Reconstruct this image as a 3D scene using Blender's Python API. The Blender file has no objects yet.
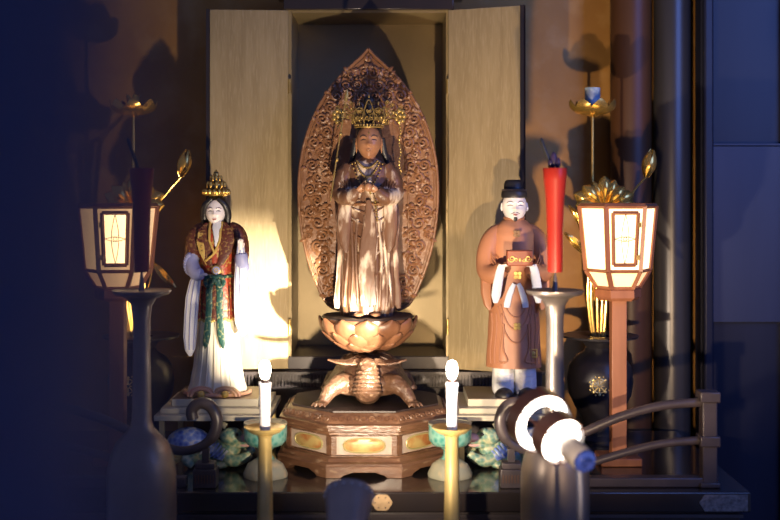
import bpy, bmesh, math, random
from mathutils import Vector, Matrix
random.seed(7)
PI = math.pi
col = bpy.context.scene.collection
scene = bpy.context.scene

# ------------------------------------------------------------------ camera geometry
CAMY, CAMZ, F = -3.0, 1.67, 1200.0


def at(px, py, y=0.0):
    """pixel -> point on the vertical plane at depth y"""
    d = y - CAMY
    return Vector(((px - 390) * d / F, y, CAMZ - (py - 190) * d / F))


def lerp(a, b, t):
    return a + (b - a) * t


def smooth(a, b, x):
    t = max(0.0, min(1.0, (x - a) / (b - a)))
    return t * t * (3 - 2 * t)


# ------------------------------------------------------------------ materials
def mat(name, c1, c2=None, rough=0.5, metal=0.0, scale=20.0, detail=4.0, bump=0.0, bscale=None,
        stretch=(1, 1, 1), lo=0.35, hi=0.65, emit=None, estr=0.0, c3=None, s3=60.0, lo3=0.55, hi3=0.7,
        coat=0.0, spec=0.5):
    m = bpy.data.materials.new(name)
    m.use_nodes = True
    nt = m.node_tree
    b = nt.nodes['Principled BSDF']
    b.inputs['Roughness'].default_value = rough
    b.inputs['Metallic'].default_value = metal
    b.inputs['Coat Weight'].default_value = coat
    b.inputs['Specular IOR Level'].default_value = spec
    tc = nt.nodes.new('ShaderNodeTexCoord')
    mp = nt.nodes.new('ShaderNodeMapping')
    mp.inputs['Scale'].default_value = stretch
    nt.links.new(tc.outputs['Object'], mp.inputs['Vector'])

    def noise(s, dt):
        n = nt.nodes.new('ShaderNodeTexNoise')
        n.inputs['Scale'].default_value = s
        n.inputs['Detail'].default_value = dt
        nt.links.new(mp.outputs['Vector'], n.inputs['Vector'])
        return n

    def ramp(n, a, bb):
        r = nt.nodes.new('ShaderNodeMapRange')
        r.inputs['From Min'].default_value = a
        r.inputs['From Max'].default_value = bb
        nt.links.new(n.outputs['Fac'], r.inputs['Value'])
        return r

    def mix(fac, ca, cb):
        x = nt.nodes.new('ShaderNodeMix')
        x.data_type = 'RGBA'
        nt.links.new(fac.outputs['Result'], x.inputs['Factor'])
        if isinstance(ca, tuple):
            x.inputs['A'].default_value = (*ca, 1)
        else:
            nt.links.new(ca, x.inputs['A'])
        x.inputs['B'].default_value = (*cb, 1)
        return x.outputs['Result']
    n1 = noise(scale, detail)
    c2 = c2 or tuple(v * 0.85 for v in c1)
    out = mix(ramp(n1, lo, hi), c1, c2)
    if c3:
        out = mix(ramp(noise(s3, 5), lo3, hi3), out, c3)
    nt.links.new(out, b.inputs['Base Color'])
    if bump:
        n2 = noise(bscale or scale * 2, 5)
        bp = nt.nodes.new('ShaderNodeBump')
        bp.inputs['Strength'].default_value = bump
        bp.inputs['Distance'].default_value = 0.004
        nt.links.new(n2.outputs['Fac'], bp.inputs['Height'])
        nt.links.new(bp.outputs['Normal'], b.inputs['Normal'])
    if emit:
        b.inputs['Emission Color'].default_value = (*emit, 1)
        b.inputs['Emission Strength'].default_value = estr
    return m


def scale_mat(name, c1, c2, scale=90, rough=0.4, gold=None, bump=0.6):
    """voronoi scales / small brocade figure"""
    m = bpy.data.materials.new(name)
    m.use_nodes = True
    nt = m.node_tree
    b = nt.nodes['Principled BSDF']
    b.inputs['Roughness'].default_value = rough
    tc = nt.nodes.new('ShaderNodeTexCoord')
    v = nt.nodes.new('ShaderNodeTexVoronoi')
    v.inputs['Scale'].default_value = scale
    nt.links.new(tc.outputs['Object'], v.inputs['Vector'])
    r = nt.nodes.new('ShaderNodeValToRGB')
    e = r.color_ramp.elements
    e[0].position, e[0].color = 0.15, (*c1, 1)
    e[1].position, e[1].color = 0.62, (*c2, 1)
    if gold:
        x = r.color_ramp.elements.new(0.72)
        x.color = (*gold, 1)
    nt.links.new(v.outputs['Distance'], r.inputs['Fac'])
    nt.links.new(r.outputs['Color'], b.inputs['Base Color'])
    bp = nt.nodes.new('ShaderNodeBump')
    bp.inputs['Strength'].default_value = bump
    bp.inputs['Distance'].default_value = 0.003
    bp.invert = True
    nt.links.new(v.outputs['Distance'], bp.inputs['Height'])
    nt.links.new(bp.outputs['Normal'], b.inputs['Normal'])
    return m


M = {}
M['wood'] = mat('carved_brown_wood', (0.16, 0.068, 0.026), (0.23, 0.105, 0.044), rough=0.42, scale=25, bump=0.35, bscale=90,
                c3=(0.40, 0.25, 0.15), s3=45, lo3=0.58, hi3=0.74)
M['robewood'] = mat('worn_robe_wood', (0.105, 0.048, 0.024), (0.18, 0.088, 0.045), rough=0.4, scale=22, bump=0.4, bscale=80,
                    stretch=(1, 1, 0.35), c3=(0.62, 0.50, 0.37), s3=34, lo3=0.52, hi3=0.62)
M['facewood'] = mat('face_wood', (0.30, 0.135, 0.065), (0.36, 0.18, 0.09), rough=0.35, scale=30, bump=0.1)
M['lotuswood'] = mat('lotus_wood', (0.125, 0.05, 0.022), (0.175, 0.077, 0.036), rough=0.4, scale=30, bump=0.25, bscale=90)
M['basewood'] = mat('base_wood', (0.10, 0.047, 0.026), (0.18, 0.09, 0.048), rough=0.3, scale=14, bump=0.2, bscale=70,
                    stretch=(1, 1, 3), c3=(0.36, 0.24, 0.15), s3=30, lo3=0.6, hi3=0.75)
M['darkwood'] = mat('dark_seat_wood', (0.03, 0.02, 0.018), (0.045, 0.03, 0.025), rough=0.5)
M['tortoise'] = mat('tortoise_wood', (0.075, 0.036, 0.02), (0.13, 0.068, 0.038), rough=0.38, scale=30, bump=1.0, bscale=120,
                    c3=(0.26, 0.16, 0.10), s3=60, lo3=0.57, hi3=0.7)
M['goldold'] = mat('tarnished_gold', (0.50, 0.34, 0.10), (0.28, 0.18, 0.05), rough=0.35, metal=0.6, scale=60, bump=0.2)
M['gold'] = mat('bright_gold', (0.78, 0.50, 0.13), (0.62, 0.38, 0.09), rough=0.24, metal=0.85, scale=30)
M['brass'] = mat('pale_brass', (0.80, 0.62, 0.26), (0.70, 0.52, 0.2), rough=0.3, metal=0.6, scale=20)
M['goldwall'] = mat('gold_leaf_wall', (0.40, 0.20, 0.045), (0.30, 0.145, 0.034), rough=0.42, metal=0.45, scale=4, bump=0.1, bscale=60,
                    c3=(0.42, 0.24, 0.08), s3=14, lo3=0.5, hi3=0.8)
M['golddoor'] = mat('gold_leaf_door', (0.33, 0.25, 0.125), (0.27, 0.20, 0.095), rough=0.5, metal=0.25, scale=7, bump=0.15, bscale=200,
                    stretch=(6, 6, 0.6), c3=(0.38, 0.295, 0.16), s3=40, lo3=0.5, hi3=0.8)
M['goldback'] = mat('gold_leaf_back', (0.30, 0.225, 0.11), (0.24, 0.18, 0.085), rough=0.42, metal=0.35, scale=6, bump=0.08, bscale=80)
M['lacquer'] = mat('black_lacquer', (0.022, 0.018, 0.018), (0.03, 0.022, 0.02), rough=0.16, scale=6, coat=0.3)
M['lacquer2'] = mat('brown_black_lacquer', (0.075, 0.06, 0.06), (0.055, 0.045, 0.046), rough=0.32, scale=9)
M['railmat'] = mat('grey_brown_lacquer_rail', (0.06, 0.047, 0.05), (0.045, 0.036, 0.04), rough=0.35, scale=25)
M['bronze'] = mat('dark_bronze', (0.26, 0.225, 0.21), (0.21, 0.18, 0.17), rough=0.38, metal=0.75, scale=15)
M['blackiron'] = mat('black_vase_bronze', (0.014, 0.013, 0.017), (0.02, 0.018, 0.022), rough=0.35, scale=12)
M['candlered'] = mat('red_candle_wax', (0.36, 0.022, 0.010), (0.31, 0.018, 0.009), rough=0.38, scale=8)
M['candleshaded'] = mat('shaded_red_candle_wax', (0.22, 0.012, 0.016), (0.18, 0.01, 0.014), rough=0.45, scale=8)  # darker copy of the red wax: shade on the left candle put into its colour
M['white'] = mat('white_wax', (0.80, 0.80, 0.86), (0.74, 0.75, 0.82), rough=0.4, scale=8)
M['cup'] = scale_mat('turquoise_glaze', (0.05, 0.24, 0.21), (0.20, 0.40, 0.33), 70, 0.25, bump=0.2)
M['cupstone'] = mat('pale_celadon_base', (0.36, 0.34, 0.24), (0.28, 0.29, 0.22), rough=0.45, scale=20, c3=(0.55, 0.42, 0.25), s3=25)
M['platform'] = mat('pale_platform_lacquer', (0.46, 0.42, 0.31), (0.40, 0.37, 0.28), rough=0.35, scale=10)
M['plattop'] = mat('platform_top_brown', (0.16, 0.10, 0.06), (0.13, 0.085, 0.055), rough=0.4, scale=10)
M['skin'] = mat('white_painted_skin', (0.80, 0.74, 0.70), (0.77, 0.71, 0.67), rough=0.4, scale=20)
M['black'] = mat('black_paint', (0.012, 0.011, 0.012), (0.02, 0.018, 0.018), rough=0.42)
M['redrobe'] = scale_mat('orange_red_brocade', (0.40, 0.055, 0.02), (0.30, 0.04, 0.02), 120, 0.45, gold=(0.45, 0.25, 0.06), bump=0.3)
M['brocade'] = scale_mat('dark_red_brocade', (0.11, 0.024, 0.012), (0.075, 0.018, 0.01), 150, 0.5, gold=(0.22, 0.115, 0.035), bump=0.2)
M['green'] = scale_mat('dark_green_sash', (0.012, 0.06, 0.05), (0.02, 0.085, 0.06), 130, 0.45, gold=(0.22, 0.22, 0.1), bump=0.3)
M['ivory'] = mat('ivory_skirt', (0.74, 0.68, 0.52), (0.66, 0.59, 0.44), rough=0.5, scale=10, stretch=(4, 4, 0.6), bump=0.1)
M['paleblue'] = mat('pale_blue_lining', (0.34, 0.36, 0.56), (0.28, 0.30, 0.5), rough=0.5, scale=30)
M['sleevewhite'] = mat('white_sleeve', (0.74, 0.74, 0.72), (0.64, 0.66, 0.68), rough=0.5, scale=14)
M['pinkish'] = mat('pink_gold_hem', (0.55, 0.28, 0.20), (0.48, 0.30, 0.16), rough=0.45, scale=25)
M['brownrobe'] = mat('orange_brown_robe', (0.43, 0.19, 0.095), (0.39, 0.165, 0.08), rough=0.5, scale=8, bump=0.06, bscale=60)
M['boxred'] = mat('red_brown_box', (0.26, 0.07, 0.03), (0.2, 0.05, 0.025), rough=0.4)
M['crest'] = mat('gold_crest', (0.70, 0.50, 0.14), (0.6, 0.4, 0.1), rough=0.35, metal=0.3)
M['crestdark'] = mat('dark_crest', (0.16, 0.08, 0.03), (0.2, 0.1, 0.04), rough=0.4)
M['lipred'] = mat('red_lip', (0.42, 0.08, 0.06), rough=0.4)
M['lanternwood'] = mat('lantern_red_brown_wood', (0.30, 0.115, 0.055), (0.23, 0.085, 0.04), rough=0.42, scale=12, stretch=(3, 3, 0.5))
M['paper'] = mat('lit_lantern_paper', (0.8, 0.7, 0.5), rough=0.7, emit=(1.0, 0.70, 0.34), estr=2.6)
M['paperlow'] = mat('lit_lantern_paper_low', (0.8, 0.65, 0.4), rough=0.7, emit=(1.0, 0.60, 0.26), estr=1.1)
M['panebright'] = mat('bright_window_paper', (0.8, 0.7, 0.5), rough=0.7, emit=(1.0, 0.68, 0.32), estr=4.5)
M['paperdim'] = mat('dim_lantern_paper', (0.8, 0.7, 0.5), rough=0.7, emit=(1.0, 0.56, 0.22), estr=0.9)
M['paperdimlow'] = mat('dim_lantern_paper_low', (0.8, 0.65, 0.4), rough=0.7, emit=(1.0, 0.50, 0.19), estr=.6)
M['wire'] = mat('fine_dark_wire', (0.10, 0.05, 0.03), rough=0.4)
M['pillar'] = mat('brown_lacquer_pillar', (0.075, 0.032, 0.012), (0.055, 0.023, 0.01), rough=0.42, spec=0.3, scale=5, stretch=(3, 3, 0.4))
M['greypillar'] = mat('grey_metal_pillar', (0.055, 0.05, 0.048), (0.04, 0.037, 0.038), rough=0.32, metal=0.4, scale=5, stretch=(3, 3, 0.3))
M['bluewall'] = mat('dark_lacquered_panel', (0.016, 0.018, 0.034), (0.012, 0.013, 0.026), spec=0.25, rough=0.38, scale=3, stretch=(3, 1, 0.4))
M['bluewall2'] = mat('panel_inner', (0.026, 0.032, 0.068), (0.02, 0.025, 0.055), spec=0.3, rough=0.42, scale=3, stretch=(3, 1, 0.4))
M['navy'] = mat('dark_navy_pillar', (0.05, 0.075, 0.20), (0.045, 0.065, 0.18), rough=0.6, scale=3)
M['hood'] = mat('dark_brown_hood', (0.045, 0.02, 0.018), (0.035, 0.017, 0.015), rough=0.35)
M['hoodgrey'] = mat('blue_grey_steel_hood', (0.48, 0.40, 0.36), (0.42, 0.35, 0.32), rough=0.42, metal=0.5)
M['silver'] = mat('brushed_silver', (0.62, 0.60, 0.58), (0.52, 0.5, 0.5), rough=0.3, metal=0.8)
M['bluecap'] = mat('blue_cap', (0.008, 0.02, 0.13), (0.006, 0.012, 0.08), rough=0.3)
M['hole'] = mat('pale_rivet', (0.75, 0.72, 0.72), rough=0.4)
M['lampglow'] = mat('lamp_diffuser', (0.9, 0.9, 0.88), rough=0.5, emit=(1.0, 0.93, 0.84), estr=7.0)
M['flame'] = mat('electric_flame', (1, 0.95, 0.9), rough=0.5, emit=(1.0, 0.88, 0.70), estr=16.0)
M['oval'] = mat('gilt_oval', (0.40, 0.16, 0.05), (0.52, 0.38, 0.14), rough=0.4, metal=0.2, scale=26, lo=0.4, hi=0.6)
M['ovalrim'] = mat('gilt_oval_rim', (0.50, 0.42, 0.18), (0.4, 0.36, 0.16), rough=0.4, metal=0.3)
M['panelcream'] = mat('worn_cream_panel', (0.46, 0.37, 0.30), (0.34, 0.25, 0.19), rough=0.45, scale=30)
M['plate'] = mat('gilt_fitting', (0.60, 0.42, 0.24), (0.48, 0.33, 0.18), rough=0.4, metal=0.4, scale=60, bump=0.2)
M['platedull'] = mat('dull_fitting', (0.30, 0.26, 0.24), (0.15, 0.13, 0.12), rough=0.45, metal=0.3, scale=90, bump=0.4)
M['creatureblue'] = scale_mat('blue_scaly_paint', (0.09, 0.14, 0.45), (0.30, 0.40, 0.66), 80, 0.35, gold=(0.6, 0.6, 0.6), bump=0.7)
M['creaturegreen'] = scale_mat('green_scaly_paint', (0.10, 0.24, 0.20), (0.30, 0.40, 0.26), 90, 0.35, gold=(0.5, 0.5, 0.3), bump=0.5)
M['muzzle'] = mat('pink_muzzle', (0.66, 0.40, 0.36), (0.6, 0.36, 0.34), rough=0.4)
M['purple'] = mat('purple_charred_wick', (0.05, 0.03, 0.10), (0.03, 0.02, 0.05), rough=0.35)
M['stub'] = mat('pale_blue_candle_stub', (0.36, 0.42, 0.47), (0.14, 0.2, 0.28), rough=0.5, scale=60)
M['floorm'] = mat('dark_wood_floor', (0.06, 0.045, 0.035), (0.045, 0.032, 0.026), rough=0.5, scale=6, stretch=(0.5, 5, 1))
M['wallm'] = mat('dark_plaster', (0.05, 0.05, 0.055), (0.04, 0.04, 0.045), rough=0.8, scale=5)


# ------------------------------------------------------------------ mesh builder
class MB:
    def __init__(s):
        s.v, s.f = [], []

    def add(s, vs, fs):
        o = len(s.v)
        s.v += [Vector(p) for p in vs]
        s.f += [tuple(i + o for i in f) for f in fs]

    def loft(s, rings, cap=True):
        n = len(rings[0])
        vs = [p for r in rings for p in r]
        fs = []
        for i in range(len(rings) - 1):
            for j in range(n):
                k = (j + 1) % n
                fs.append((i * n + j, i * n + k, (i + 1) * n + k, (i + 1) * n + j))
        if cap:
            fs.append(tuple(range(n))[::-1])
            fs.append(tuple((len(rings) - 1) * n + j for j in range(n)))
        s.add(vs, fs)
        return s

    def box(s, a, b, m=None):
        x0, y0, z0 = a
        x1, y1, z1 = b
        vs = [Vector(p) for p in ((x0, y0, z0), (x1, y0, z0), (x1, y1, z0), (x0, y1, z0),
                                  (x0, y0, z1), (x1, y0, z1), (x1, y1, z1), (x0, y1, z1))]
        if m:
            vs = [m @ p for p in vs]
        s.add(vs, [(0, 3, 2, 1), (4, 5, 6, 7), (0, 1, 5, 4), (1, 2, 6, 5), (2, 3, 7, 6), (3, 0, 4, 7)])
        return s

    def lathe(s, prof, c=(0, 0, 0), n=32, m=None, cap=True):
        c = Vector(c)
        rings = []
        for r, z in prof:
            ring = []
            for j in range(n):
                a = 2 * PI * j / n
                p = Vector((r * math.cos(a), r * math.sin(a), z))
                ring.append((m @ p if m else p) + c)
            rings.append(ring)
        return s.loft(rings, cap)

    def tube(s, pts, rad, n=8, flat=1.0, up=None, cap=True):
        pts = [Vector(p) for p in pts]
        k = len(pts)
        if not hasattr(rad, '__len__'):
            rad = [rad] * k
        rings = []
        prev = None
        for i, p in enumerate(pts):
            t = (pts[min(i + 1, k - 1)] - pts[max(i - 1, 0)])
            if t.length < 1e-9:
                t = Vector((0, 0, 1))
            t.normalize()
            ref = Vector(up) if up else (prev if prev is not None else (Vector((0, 1, 0)) if abs(t.y) < 0.9 else Vector((1, 0, 0))))
            u = ref - t * ref.dot(t)
            if u.length < 1e-6:
                u = Vector((1, 0, 0)) - t * t.x
            u.normalize()
            w = t.cross(u)
            prev = u
            rings.append([p + u * (rad[i] * flat * math.cos(2 * PI * j / n)) + w * (rad[i] * math.sin(2 * PI * j / n)) for j in range(n)])
        return s.loft(rings, cap)

    def ell(s, c, r, m=None, nu=16, nv=10):
        c = Vector(c)
        rings = []
        for i in range(nv + 1):
            th = PI * min(max(i / nv, 0.004), 0.996)
            ring = []
            for j in range(nu):
                a = 2 * PI * j / nu
                p = Vector((r[0] * math.sin(th) * math.cos(a), r[1] * math.sin(th) * math.sin(a), -r[2] * math.cos(th)))
                ring.append((m @ p if m else p) + c)
            rings.append(ring)
        return s.loft(rings)

    def prism(s, poly, y0, y1):
        """poly in (x,z), extruded along y"""
        n = len(poly)
        vs = [(x, y0, z) for x, z in poly] + [(x, y1, z) for x, z in poly]
        fs = [tuple(range(n)), tuple(range(2 * n - 1, n - 1, -1))]
        for j in range(n):
            k = (j + 1) % n
            fs.append((j, j + n, k + n, k))
        s.add(vs, fs)
        return s

    def sheet(s, fn, nu, nv, thick, nrm=None):
        """open parametric sheet fn(u,v) given thickness along its normals"""
        P = [[Vector(fn(i / nu, j / nv)) for j in range(nv + 1)] for i in range(nu + 1)]
        N = [[None] * (nv + 1) for _ in range(nu + 1)]
        for i in range(nu + 1):
            for j in range(nv + 1):
                a = P[min(i + 1, nu)][j] - P[max(i - 1, 0)][j]
                b = P[i][min(j + 1, nv)] - P[i][max(j - 1, 0)]
                c = a.cross(b)
                N[i][j] = c.normalized() if c.length > 1e-12 else Vector((0, -1, 0))
        vs, fs = [], []
        w = nv + 1
        for i in range(nu + 1):
            for j in range(w):
                vs.append(P[i][j] + N[i][j] * thick / 2)
        for i in range(nu + 1):
            for j in range(w):
                vs.append(P[i][j] - N[i][j] * thick / 2)
        o = (nu + 1) * w
        for i in range(nu):
            for j in range(nv):
                a, b, c, d = i * w + j, (i + 1) * w + j, (i + 1) * w + j + 1, i * w + j + 1
                fs.append((a, b, c, d))
                fs.append((d + o, c + o, b + o, a + o))
        for i in range(nu):
            a, b = i * w, (i + 1) * w
            fs.append((a, a + o, b + o, b))
            a, b = i * w + nv, (i + 1) * w + nv
            fs.append((b, b + o, a + o, a))
        for j in range(nv):
            a, b = j, j + 1
            fs.append((b, b + o, a + o, a))
            a, b = nu * w + j, nu * w + j + 1
            fs.append((a, a + o, b + o, b))
        s.add(vs, fs)
        return s


ORG = {}


def tag(o, label=None, cat=None, group=None, kind=None):
    if label: o['label'] = label
    if cat: o['category'] = cat
    if group: o['group'] = group
    if kind: o['kind'] = kind
    return o


def build(name, mb, m, parent=None, label=None, bevel=0, smoothang=38, remesh=0, subsurf=0, origin=None):
    me = bpy.data.meshes.new(name)
    xs = mb.v
    if origin is None:
        lo = Vector([min(p[i] for p in xs) for i in range(3)])
        hi = Vector([max(p[i] for p in xs) for i in range(3)])
        c = (lo + hi) / 2
        if parent is None:
            c.z = lo.z
    else:
        c = Vector(origin)
    me.from_pydata([p - c for p in xs], [], mb.f)
    bm = bmesh.new()
    bm.from_mesh(me)
    bmesh.ops.recalc_face_normals(bm, faces=bm.faces)
    bm.to_mesh(me)
    bm.free()
    for p in me.polygons:
        p.use_smooth = True
    me.set_sharp_from_angle(angle=math.radians(smoothang))
    me.materials.append(m)
    o = bpy.data.objects.new(name, me)
    col.objects.link(o)
    ORG[o.name] = c
    if parent is not None:
        o.parent = parent
        o.location = c - ORG[parent.name]
    else:
        o.location = c
    if bevel:
        md = o.modifiers.new('bevel', 'BEVEL')
        md.width = bevel
        md.segments = 2
        md.limit_method = 'ANGLE'
        md.angle_limit = math.radians(40)
    if remesh:
        md = o.modifiers.new('remesh', 'REMESH')
        md.mode = 'VOXEL'
        md.voxel_size = remesh
        md.use_smooth_shade = True
        md2 = o.modifiers.new('smooth', 'SMOOTH')
        md2.iterations = 2
    if label:
        o['label'] = label
    return o


def thing(name, label, cat, loc, group=None):
    o = bpy.data.objects.new(name, None)
    o.empty_display_size = 0.05
    col.objects.link(o)
    o.location = loc
    ORG[o.name] = Vector(loc)
    return tag(o, label, cat, group)


def struct(name, mb, m, **k):
    o = build(name, mb, m, **k)
    o['kind'] = 'structure'
    return o


ZA = 1.0          # altar top
X0 = -0.0575      # altar axis

# ================================================================== SETTING
struct('floor', MB().box((-2.2, -3.6, -0.05), (2.2, 0.7, 0.0)), M['floorm'])
struct('wall_back', MB().box((-2.2, 0.60, 0.0), (2.2, 0.7, 3.0)), M['goldwall'])
# right-hand dark lacquered partition with frames
wr = struct('wall_right', MB().box((0.875, 0.38, 0.0), (2.2, 0.44, 3.0)), M['bluewall'])
mb = MB()
for x0, x1 in ((0.878, 0.905), (1.10, 1.135)):
    mb.box((x0, 0.352, 0.0), (x1, 0.379, 3.0))
tr = struct('trim_1', mb, M['bluewall'], bevel=0.006)
struct('trim_2', MB().box((0.906, 0.362, 1.795), (1.099, 0.379, 1.80)), M['bluewall2'])
struct('trim_3', MB().box((0.906, 0.366, 1.30), (1.099, 0.379, 1.792)), M['bluewall2'])
# pillars behind the right end of the altar
struct('trim_4', MB().lathe([(0.0585, 0.0), (0.0585, 3.0)], (0.693, 0.45, 0), 40), M['pillar'])
struct('trim_5', MB().lathe([(0.052, 0.0), (0.052, 3.0)], (0.806, 0.43, 0), 40), M['greypillar'])
# navy door post close to the camera on the left
struct('trim_6', MB().box((-0.120, -2.87, 0.0), (-0.0364, -2.83, 3.0)), M['navy'], bevel=0.003)

# ================================================================== ALTAR TABLE
al = thing('altar_table', 'long black lacquer altar table carrying the statues, gilt fittings on its front edge', 'table', (X0, 0, 0))
build('table_top', MB().box((-0.93, -0.34, 0.955), (0.80, 0.34, ZA)), M['lacquer'], al, bevel=0.003)
build('front_panel', MB().box((-0.91, -0.325, 0.60), (0.78, -0.30, 0.955)), M['lacquer2'], al)
mb = MB()
for z in (0.945, 0.90):
    mb.box((-0.915, -0.334, z - 0.004), (0.785, -0.325, z + 0.004))
build('moulding', mb, M['lacquer2'], al)
for sx in (-1, 1):
    for y in (-0.29, 0.30):
        x = X0 + sx * 0.80
        build('leg', MB().box((x - 0.03, y - 0.03, 0.0), (x + 0.03, y + 0.03, 0.955)), M['lacquer'], al)


def fitting(px, w, h, m):
    c = at(px, 505, -0.34)
    pts = []
    for i in range(28):
        a = 2 * PI * i / 28
        r = 1 + 0.05 * math.cos(6 * a)
        pts.append((c.x + w * r * math.cos(a), 0.9775 + h * r * math.sin(a)))
    f = MB().prism(pts, -0.3425, -0.3402)
    o = build('fitting', f, m, al)
    r = MB()
    for i in range(6):
        a = 2 * PI * i / 6
        r.ell((c.x + w * 0.7 * math.cos(a), -0.3425, 0.9775 + h * 0.7 * math.sin(a)), (0.0016, 0.001, 0.0016), nu=8, nv=4)
    build('rivet', r, M['darkwood'], o)


fitting(382, 0.022, 0.0185, M['plate'])
c = at(725, 503, -0.34)
mb = MB().prism([(c.x - 0.058, 0.9775), (c.x - 0.045, 0.995), (c.x + 0.05, 0.995), (c.x + 0.05, 0.958), (c.x - 0.045, 0.958)], -0.3425, -0.3402)
build('fitting', mb, M['platedull'], al, label='dull engraved fitting at the right end')

# lower offering table in front
ot = thing('offering_table', 'low dark offering table in front of the altar, below the picture edge', 'table', (X0, -0.74, 0))
build('table_top', MB().box((-0.95, -1.12, 0.82), (0.80, -0.37, 0.85)), M['lacquer2'], ot, bevel=0.003)
for sx in (-1, 1):
    for y in (-1.07, -0.42):
        x = X0 + sx * 0.80
        build('leg', MB().box((x - 0.025, y - 0.025, 0.0), (x + 0.025, y + 0.025, 0.82)), M['lacquer2'], ot)

# stepped plinth behind the statues
pl = thing('stepped_plinth', 'dark stepped plinth with a dentil band under the gilded cabinet', 'plinth', (X0, 0.3, ZA))
build('step', MB().box((-0.53, 0.232, ZA + .0005), (0.41, 0.339, 1.182)), M['lacquer2'], pl, bevel=0.003)
mb = MB()
x = -0.525
while x < 0.40:
    mb.box((x, 0.224, 1.140), (x + 0.005, 0.2315, 1.174))
    x += 0.009
o = build('dentil_band', mb, M['lacquer2'], pl)
build('rail', MB().box((-0.535, 0.220, 1.174), (0.415, 0.2315, 1.1815)).box((-0.535, 0.220, 1.128), (0.415, 0.2315, 1.138)), M['lacquer2'], pl)
build('rear_support', MB().box((-0.35, 0.345, 0.0), (0.235, 0.595, 1.182)), M['lacquer2'], pl)

# ================================================================== GILDED CABINET
cb = thing('altar_cabinet', 'tall gilded altar cabinet standing open behind the central statue', 'cabinet', (X0, 0.4, 1.1825))
XL, XR = X0 - 0.21, X0 + 0.21
ZT = 2.152
build('floor_panel', MB().box((XL - 0.02, 0.262, 1.1825), (XR + 0.02, 0.54, 1.218)), M['lacquer2'], cb, bevel=0.002)
build('back_panel', MB().box((XL - 0.02, 0.50, 1.2185), (XR + 0.02, 0.54, ZT + 0.07)), M['goldback'], cb)
for x0, x1 in ((XL - 0.02, XL), (XR, XR + 0.02)):
    build('side_panel', MB().box((x0, 0.26, 1.2185), (x1, 0.4995, ZT + 0.07)), M['goldback'], cb)
build('ceiling_panel', MB().box((XL + .0005, 0.26, ZT), (XR - .0005, 0.4995, ZT + 0.02)), M['goldback'], cb)
build('lintel', MB().box((XL - 0.02, 0.238, ZT + 0.005), (XR + 0.02, 0.259, ZT + 0.07)), M['lacquer'], cb, bevel=0.003)
build('cornice', MB().box((XL - 0.06, 0.20, ZT + 0.0705), (XR + 0.06, 0.54, ZT + 0.10)), M['lacquer'], cb, bevel=0.004)


def door(hx, fx, fy):
    """door leaf from hinge x hx (y .25) to free edge fx at y fy"""
    d = Vector((fx - hx, fy - 0.248, 0))
    L = d.length
    d.normalize()
    n = Vector((-d.y, d.x, 0))
    if n.y > 0: n = -n
    m = Matrix(((d.x, n.x, 0, hx), (d.y, n.y, 0, 0.248), (0, 0, 1, 0), (0, 0, 0, 1)))
    o = build('door', MB().box((0.004, -0.006, 1.187), (L, 0.006, 2.156), m), M['golddoor'], cb, bevel=0.001)
    build('edge_trim', MB().box((L + .0002, -0.008, 1.186), (L + 0.010, 0.008, 2.157), m), M['lacquer'], o, label='black lacquer free edge')
    h = MB()
    for z in (1.3, 1.95):
        h.lathe([(0.005, z - 0.02), (0.005, z + 0.02)], (hx, 0.244, 0), 10)
    build('hinge', h, M['goldold'], o)


door(XL - 0.004, at(210, 0, 0.235).x, 0.235)
door(XR + 0.004, at(521, 0, 0.165).x, 0.165)

# ================================================================== OCTAGONAL BASE
OC = Vector((X0 - 0.003, 0, ZA))
ob = thing('octagonal_pedestal', 'brown octagonal pedestal with oval gilt panels under the carved tortoise', 'pedestal', OC)


def octring(ap, z, c=OC):
    R = ap / math.cos(PI / 8)
    return [Vector((c.x + R * math.cos(PI / 8 + k * PI / 4), c.y + R * math.sin(PI / 8 + k * PI / 4), z)) for k in range(8)]


def octloft(prof):
    return MB().loft([octring(a, z) for a, z in prof])


# foot: eight aprons with an ogee cut-out
ap = 0.213
W = ap * math.tan(PI / 8)
mb = MB()
for k in range(8):
    a = k * PI / 4
    out = Vector((math.cos(a), math.sin(a), 0))
    sd = Vector((-math.sin(a), math.cos(a), 0))
    poly = [(-W, 0), (-W * .62, 0), (-W * .54, 0.006), (-W * .42, 0.009), (-W * .30, 0.013), (W * .30, 0.013), (W * .42, 0.009),
            (W * .54, 0.006), (W * .62, 0), (W, 0), (W, 0.027), (-W, 0.027)]
    f, b_ = [], []
    for u, z in poly:
        f.append(OC + out * ap + sd * u + Vector((0, 0, z)))
        b_.append(OC + out * (ap - 0.02) + sd * (u * (ap - 0.02) / ap) + Vector((0, 0, z)))
    n = len(poly)
    mb.add(f + b_, [tuple(range(n)), tuple(range(2 * n - 1, n - 1, -1))] + [(j, j + n, (j + 1) % n + n, (j + 1) % n) for j in range(n)])
build('foot', mb, M['basewood'], ob, bevel=0.001)
Z = ZA
build('lower_moulding', octloft([(0.213, Z + .0272), (0.211, Z + .032), (0.203, Z + .036), (0.199, Z + .043), (0.193, Z + .046), (0.193, Z + .048)]), M['basewood'], ob, smoothang=25)
build('waist', octloft([(0.186, Z + .0482), (0.186, Z + .094)]), M['basewood'], ob)
build('upper_moulding', octloft([(0.190, Z + .0942), (0.196, Z + .097), (0.196, Z + .103), (0.203, Z + .106), (0.203, Z + .114), (0.208, Z + .116),
                                (0.208, Z + .121), (0.201, Z + .1245)]), M['basewood'], ob, smoothang=25)
build('carved_band', octloft([(0.201, Z + .1247), (0.197, Z + .133), (0.187, Z + .1425), (0.180, Z + .146)]), M['basewood'], ob, smoothang=25)
build('top', octloft([(0.178, Z + .1462), (0.178, Z + .150)]), M['darkwood'], ob)
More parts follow.
